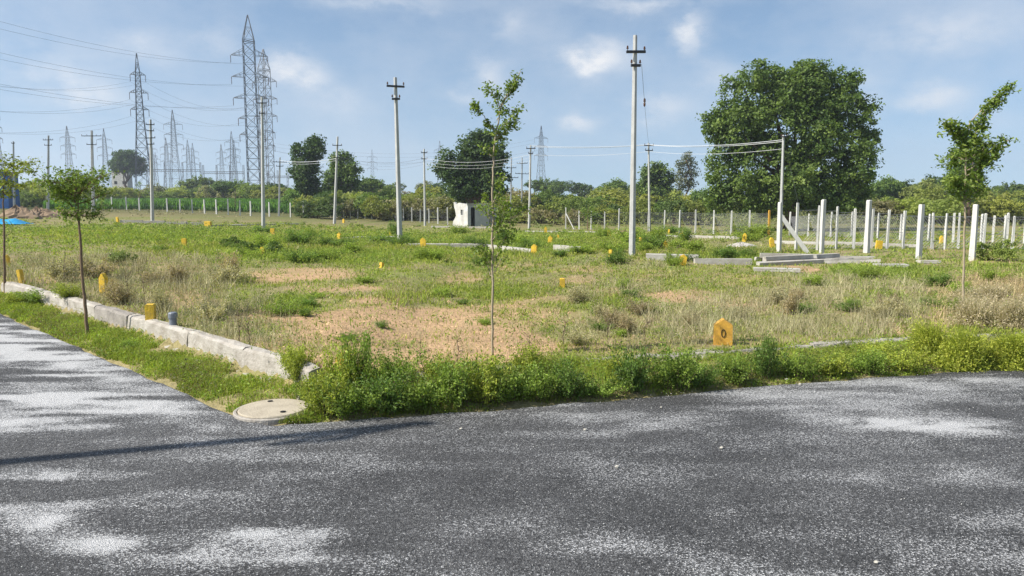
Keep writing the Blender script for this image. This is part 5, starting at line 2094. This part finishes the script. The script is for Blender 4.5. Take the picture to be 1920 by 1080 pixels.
sapling('sturdy thin-trunked sapling with dense wind-swept crown in front of a thick post', (1806, 603), [(1807, 520), (1809, 440), (1811, 360), (1812, 300), (1811, 260), (1825, 225), (1850, 200), (1892, 160)],
        [([(1811, 285), (1830, 255), (1845, 228)], 340, .2, .05), ([(1812, 260), (1790, 242), (1770, 230)], 260, .12, -.05), ([(1815, 250), (1850, 210), (1875, 178)], 300, .12, 0), ([(1840, 215), (1870, 185), (1894, 160)], 170, .08, 0), ([(1811, 275), (1800, 255), (1795, 245)], 220, .16, .1),
         ([(1812, 330), (1845, 310), (1872, 292)], 300, .17, .1), ([(1812, 320), (1860, 290), (1887, 262)], 240, .13, -.05), ([(1812, 300), (1830, 285), (1840, 270)], 300, .22, -.15), ([(1811, 350), (1830, 335), (1845, 325)], 260, .2, .15),
         ([(1811, 365), (1790, 345), (1775, 338)], 240, .16, -.1), ([(1811, 375), (1835, 360), (1848, 352)], 180, .18, .1), ([(1811, 300), (1795, 295), (1785, 310)], 240, .2, .1), ([(1810, 388), (1796, 360), (1790, 345)], 170, .18, 0), ([(1811, 290), (1815, 265), (1812, 250)], 260, .22, .1)],
        .056, M_PALEBARK, .018, S_COL, 404, dens=1.45)
# small young trees far in the plots
for px, py, top, hp, lab in ((262, 392, 343, 12, 'tiny young tree before the crop field fence, left of the white-lit pole'), (441, 397, 345, 12, 'tiny young tree behind the crop field fence, near the small pylons'), (190, 395, 372, 10, 'tiny flat-topped young tree beside the wide-armed pole'), (1102, 432, 385, 8, 'tiny bare young tree at the braced wire fence')):
    f = P(px, py)
    sapling(lab, (px, py), [(px, py - (py - top) * .5), (px + 1, top + 6)],
            [([(px, py - (py - top) * .45), (px + hp, top + 14)], 60, .5, .2), ([(px, top + 18), (px - hp, top + 8)], 60, .5, -.2), ([(px, top + 14), (px + 3, top)], 60, .5, .1)], .2, M_SAPBARK, .05, S_COL, 500 + px)

# ------------------------------------------------------------------ weeds and shrubs on the main road verge


def weed_proto(seed, n_stem, h, spread, leaf, per):
    rng = np.random.default_rng(seed)
    mb = MB()
    Ls = []
    St = []
    for k in range(n_stem):
        a = rng.uniform(0, 6.28)
        rr = abs(rng.normal(0, spread * .35))
        p0 = np.array([math.cos(a) * rr, math.sin(a) * rr, -.02])
        hh = h * (rng.uniform(.35, .85) if rng.random() < .8 else rng.uniform(.8, 1.15))
        tip = p0 + np.array([math.cos(a) * spread * rng.uniform(.1, 1.2), math.sin(a) * spread * rng.uniform(.1, 1.2), hh])
        t = np.linspace(0, 1, 6)[:, None]
        mid = (p0 + tip) / 2 + np.array([0, 0, hh * .18])
        path = p0 * (1 - t) ** 2 + 2 * mid * t * (1 - t) + tip * t ** 2
        mb.tube(path, np.linspace(.006, .002, 6), 4)
        u = rng.uniform(.15, 1.03, per)
        C = np.stack([np.interp(u * 5, np.arange(6), path[:, i]) for i in range(3)], 1)
        C += rng.normal(0, leaf * .9, C.shape) * np.array([1, 1, .6])
        Ls.append(C)
        St.append(np.full(per, rng.normal(1, .18)))
    L = np.vstack(Ls)
    L[:, 2] = np.maximum(L[:, 2], .005)
    V, T = leaf_tris(L, leaf, .55, .45, None, rng)
    cw = rng.dirichlet(np.ones(3) * .7, len(L)) @ np.array([(1, 1, 1), (.72, .78, .8), (1.3, 1.2, 1.0)])
    c = cw * np.concatenate(St)[:, None] * rng.normal(1, .14, (len(L), 1))
    return tri_mesh('foliage', V, T, np.repeat(np.clip(c, .05, 3), 4, 0), M_LEAF), mb, None


WP = [list(weed_proto(600 + i, n, 1.0, s, .078, int(p * 1.2))) for i, (n, s, p) in enumerate(((60, .55, 52), (44, .75, 62), (80, .5, 42)))]
W_G, W_Y, W_D = (0.21, 0.30, 0.055), (0.32, 0.37, 0.06), (0.13, 0.21, 0.045)
WEEDS = [  # px, base py, height px, width px, colour, label
    (612, 778, 96, 90, W_Y, 'yellow-green leafy weed bush at the manhole corner'), (660, 776, 90, 100, W_G, 'dense leafy weed bush just past the manhole corner'), (722, 770, 92, 110, W_D, 'dark-based leafy weed bush in the corner thicket'),
    (672, 735, 126, 80, W_G, 'tallest upright weed, growing beside the half hidden orange marker'), (790, 764, 86, 100, W_G, 'mid-green weed bush between corner thicket and central sapling'), (850, 758, 96, 100, W_G, 'round green weed bush left of the central sapling foot'),
    (905, 754, 104, 100, W_Y, 'yellow-tipped weed bush in front of the central sapling foot'), (962, 750, 104, 100, W_G, 'bushy weed just right of the central sapling foot'), (1012, 748, 86, 80, W_G, 'low spreading weed bush by the kerb past the central sapling'),
    (1068, 746, 66, 90, W_D, 'low dark weed patch at the asphalt edge in mid verge'), (1125, 742, 40, 80, W_G, 'low green weed patch before the broken kerb'), (1185, 735, 84, 90, W_D, 'dark leafy weed bush, first of the pair before the orange marker'),
    (1262, 727, 88, 100, W_G, 'full leafy weed bush, second of the pair before the orange marker'), (1310, 722, 58, 70, W_D, 'low dark weed in front of the orange marker'), (1372, 716, 54, 80, W_G, 'low weed bush right at the orange marker'),
    (1432, 708, 78, 60, W_D, 'upright dark weed bush past the orange marker'), (1495, 706, 50, 80, W_G, 'low spreading weed on the narrow verge'), (1560, 703, 46, 80, W_Y, 'low yellowish weed on the narrow verge'), (1625, 699, 44, 80, W_G, 'low weed on the verge next to the large grassy clump'),
    (1690, 694, 46, 80, W_Y, 'low feathery weed beside the large grassy clump'), (560, 712, 80, 70, W_Y, 'thin yellow-green weed leaning over the end of the side kerb'), (592, 752, 58, 60, W_Y, 'pale yellow-green weed hiding the corner end of the side kerb'), (572, 744, 36, 50, W_G, 'low weed at the corner end of the side kerb, above the manhole'), (545, 690, 50, 60, W_Y, 'small pale weed behind the end of the side kerb'),
    (640, 740, 90, 80, W_Y, 'yellow-green weed wrapped round the half hidden orange marker'), (530, 590, 40, 60, W_G, 'lone green weed in the bare ground behind the side kerb'),
    (245, 655, 18, 40, W_G, 'small green tuft at the sapling foot on the side verge'), (130, 560, 30, 60, W_Y, 'pale green weed tuft where the side kerb is overgrown'), (80, 565, 34, 70, W_G, 'green weed tuft covering a gap in the side kerb'), (40, 572, 26, 60, W_Y, 'pale low weed tuft on the far side verge'), (300, 470, 10, 30, W_G, 'tiny weed tuft in open grass'),
    (745, 722, 74, 90, W_G, 'green weed growing over the kerb behind the corner thicket'), (820, 718, 62, 80, W_Y, 'yellowish weed growing over the kerb left of the central sapling'), 
    (985, 706, 60, 80, W_Y, 'yellowish weed growing over the kerb right of the central sapling'), (1170, 700, 52, 80, W_Y, 'yellowish weed over the kerb behind the dark leafy pair'),
    
    (1640, 674, 40, 80, W_Y, 'low yellowish weed over the kerb near the large grassy clump')]
for i, (px, py, hp, wp, c, lab) in enumerate(WEEDS):
    f = P(px, py)
    k = i % 3
    root = thing('weed_bush', lab, 'weed', f, 'weed bushes on the verge', rz=RNG.uniform(0, 6.28))
    o = mesh_obj('foliage', WP[k][0], root)
    v = RNG.uniform(.9, 1.12)
    o.color = (c[0] * v, c[1] * v, c[2] * v, 1)
    if WP[k][2] is None:
        WP[k][2] = WP[k][1].build('stems', M_SAPBARK, root).data
    else:
        mesh_obj('stems', WP[k][2], root)
    s = f[1] / FPX
    root.scale = (wp * s / 1.5, wp * s / 1.5, hp * s * (.86 if px < 1040 else .92) * RNG.uniform(.85, 1.15))

# leafy weeds standing out in the field, green in the lush band and brown where it is dry
fr = np.random.default_rng(77)
FIELD_WEEDS = [(fr.uniform(430, 1420), fr.uniform(436, 502), fr.uniform(13, 27), fr.uniform(26, 60), 'g') for _ in range(46)]
FIELD_WEEDS += [(fr.uniform(1440, 1900), fr.uniform(500, 590), fr.uniform(16, 30), fr.uniform(30, 60), 'g') for _ in range(9)]
FIELD_WEEDS += [(fr.uniform(20, 520), fr.uniform(520, 640), fr.uniform(26, 52), fr.uniform(30, 60), 'd') for _ in range(18)]
FIELD_WEEDS += [(fr.uniform(1050, 1700), fr.uniform(560, 655), fr.uniform(22, 40), fr.uniform(26, 50), 'd') for _ in range(16)]
FIELD_WEEDS += [(fr.uniform(500, 1250), fr.uniform(510, 640), fr.uniform(10, 20), fr.uniform(24, 46), 'g') for _ in range(16)]


def place_name(px, py):
    if py > 505 and px < 530:
        return 'behind the side road kerb'
    if py > 505 and px > 1440:
        return 'near the thin-trunked sapling'
    if py > 505:
        return 'on the sandy ground of the corner plot'
    for lim, txt in ((600, 'near the pole before the tallest pylon'), (780, 'near the four-pin pole'), (960, 'in front of the ruined hut'), (1110, 'among the kerb strips'), (1260, 'around the tallest pole')):
        if px < lim:
            return txt
    return 'near the heap of posts'


for i, (px, py, hp, wp, kd) in enumerate(FIELD_WEEDS):
    f = P(px, py)
    if f[1] - float(y_kerb(f[0])) < .35:
        continue
    k = i % 3
    kind_txt = ('dark leafy green weed' if i % 2 else 'bright leafy green weed') if kd == 'g' else ('wispy brown dry weed' if i % 2 else 'greyish beige dry weed')
    root = thing('field_weed', '%s clump %s' % (kind_txt, place_name(px, py)), 'weed', f, 'weed clumps in the field', rz=fr.uniform(0, 6.28))
    o = mesh_obj('foliage', WP[k][0], root)
    c = ((0.16, 0.25, 0.05) if i % 2 else (0.27, 0.36, 0.06)) if kd == 'g' else ((0.40, 0.33, 0.22) if i % 2 else (0.46, 0.42, 0.27))
    o.color = (*(np.array(c) * fr.uniform(.85, 1.15)), 1)
    mesh_obj('stems', WP[k][2], root)
    q = f[1] / FPX
    root.scale = (wp * q / 1.4, wp * q / 1.4, hp * q)

# thin dead twiggy stalks among them
GD = 'bare dead stalks'
for px, py, hp in ((795, 700, 60), (450, 640, 60), (275, 590, 60), (470, 650, 50), (1060, 650, 44), (1000, 690, 60), (1210, 640, 40), (120, 540, 60), (240, 560, 50), (860, 690, 50), (1140, 640, 40)):
    f = P(px, py)
    s = f[1] / FPX
    H = hp * s
    root = thing('dead_stalk', 'bare brown dead weed stalk with thin side twigs in the dry ground', 'weed', f, GD)
    mb = MB()
    z = np.linspace(-.03, H, 7)
    pts = np.stack([np.cumsum(RNG.normal(0, .012, 7)), np.cumsum(RNG.normal(0, .012, 7)), z], 1)
    mb.tube(pts, np.linspace(.005, .002, 7), 5)
    mb.build('stem', M_BARK, root)
    mb = MB()
    for k in range(22):
        p = pts[RNG.integers(2, 7)]
        mb.bar(p, p + np.array([RNG.normal(0, .12), RNG.normal(0, .12), RNG.uniform(.03, .2)]) * H * 1.6, .0022, .001, n=3, cap=False)
    mb.build('twigs', M_BARK, root)


def grass_clump(label, px, py, wpx, hpx, seed, cols, n=9000, depth=.55):
    """big arching clump of fine grassy stems"""
    rng = np.random.default_rng(seed)
    f = P(px, py)
    s = f[1] / FPX
    W, H = wpx * s / 2, hpx * s
    nc = 9
    cu, cv, ch = rng.uniform(-.8, .8, nc), rng.uniform(-.7, .7, nc), rng.uniform(.55, 1.0, nc)
    pk = rng.integers(0, nc, n)
    su, sv = rng.normal(0, .17, n), rng.normal(0, .17, n)
    u, v = cu[pk] + su, cv[pk] + sv
    x, y = u * W, v * W * depth
    dome = np.sqrt(np.maximum(.12, 1 - (su * su + sv * sv) * 9)) * ch[pk]
    h = H * dome * rng.uniform(.4, 1.1, n) * (.45 + 1.1 * vnoise(x + f[0], y + f[1], 3.4, seed, 3))
    a = rng.uniform(0, 6.28, n)
    lx = (u * .35 + rng.normal(0, .26, n)) * h
    ly = (v * .35 + rng.normal(0, .16, n)) * h
    wd = .0042 * rng.uniform(.7, 1.5, n)
    bx, by = np.cos(a) * wd, np.sin(a) * wd
    z0 = terr(x + f[0], y + f[1]) - f[2] - .02
    V = np.empty((n, 5, 3))
    V[:, 0] = np.stack([x - bx, y - by, z0], 1)
    V[:, 1] = np.stack([x + bx, y + by, z0], 1)
    V[:, 2] = np.stack([x + lx * .4 - bx * .8, y + ly * .4 - by * .8, z0 + h * .6], 1)
    V[:, 3] = np.stack([x + lx * .4 + bx * .8, y + ly * .4 + by * .8, z0 + h * .6], 1)
    V[:, 4] = np.stack([x + lx, y + ly, z0 + h], 1)
    q = np.arange(n)[:, None] * 5
    T = np.concatenate([q + np.array([[0, 1, 3]]), q + np.array([[0, 3, 2]]), q + np.array([[2, 3, 4]])])
    c = rng.dirichlet(np.ones(len(cols)) * .7, n) @ np.array(cols) * rng.normal(1, .15, (n, 1))
    root = thing('grass_clump', label, 'plant', f)
    mesh_obj('stems', tri_mesh('stems', V.reshape(-1, 3), T, np.repeat(np.clip(c, .01, 1), 5, 0), M_GRASS), root)
    # fine leaflets on the upper part
    m = rng.choice(n, int(n * 2.2))
    L = np.stack([x[m] + lx[m] * .7, y[m] + ly[m] * .7, z0[m] + h[m] * rng.uniform(.45, .95, len(m))], 1) + rng.normal(0, .028, (len(m), 3))
    V, T = leaf_tris(L, .034, .36, .3, None, rng)
    mesh_obj('leaflets', tri_mesh('leaflets', V, T, np.repeat(np.clip(c[m] * 1.05, .01, 1), 4, 0), M_LEAF), root)


GY = [(0.446, 0.463, 0.066), (0.324, 0.388, 0.054), (0.540, 0.525, 0.102), (0.230, 0.300, 0.048)]
grass_clump('large feathery yellow-green grass clump at the main road edge', 1828, 686, 200, 84, 701, GY, 13000)
grass_clump('feathery green grass clump continuing the verge beyond the large one', 1935, 680, 150, 78, 702, GY, 9000)
grass_clump('small pale flowering grass clump beside the large feathery one', 1765, 672, 70, 50, 703, [(0.38, 0.38, 0.09), (0.45, 0.43, 0.16)], 3000)
GP = [(0.54, 0.45, 0.33), (0.47, 0.39, 0.28), (0.58, 0.50, 0.34), (.42, .39, .21)]
grass_clump('tall pinkish beige dry grass stand behind the large feathery clump', 1890, 612, 190, 62, 704, GP, 5500)
grass_clump('thin beige dry grass stand further along the plot', 1850, 570, 130, 40, 705, GP, 3000)

# ------------------------------------------------------------------ haze over the plain
mb = MB()
mb.box((0, 700, 38), (2660, 1640, 82))
hz = mb.build('haze', M_STONE)
hm = bpy.data.materials.new('haze_air')
hm.use_nodes = True
hm.node_tree.nodes.clear()
pv = hm.node_tree.nodes.new('ShaderNodeVolumePrincipled')
pv.inputs['Color'].default_value = (0.80, 0.88, 1.0, 1)
pv.inputs['Density'].default_value = 0.0004
pv.inputs['Anisotropy'].default_value = 0.2
ho = hm.node_tree.nodes.new('ShaderNodeOutputMaterial')
hm.node_tree.links.new(pv.outputs[0], ho.inputs['Volume'])
hz.data.materials.clear()
hz.data.materials.append(hm)
tag(hz, 'thin pale bluish haze lying over the whole plain', 'haze', kind='stuff')
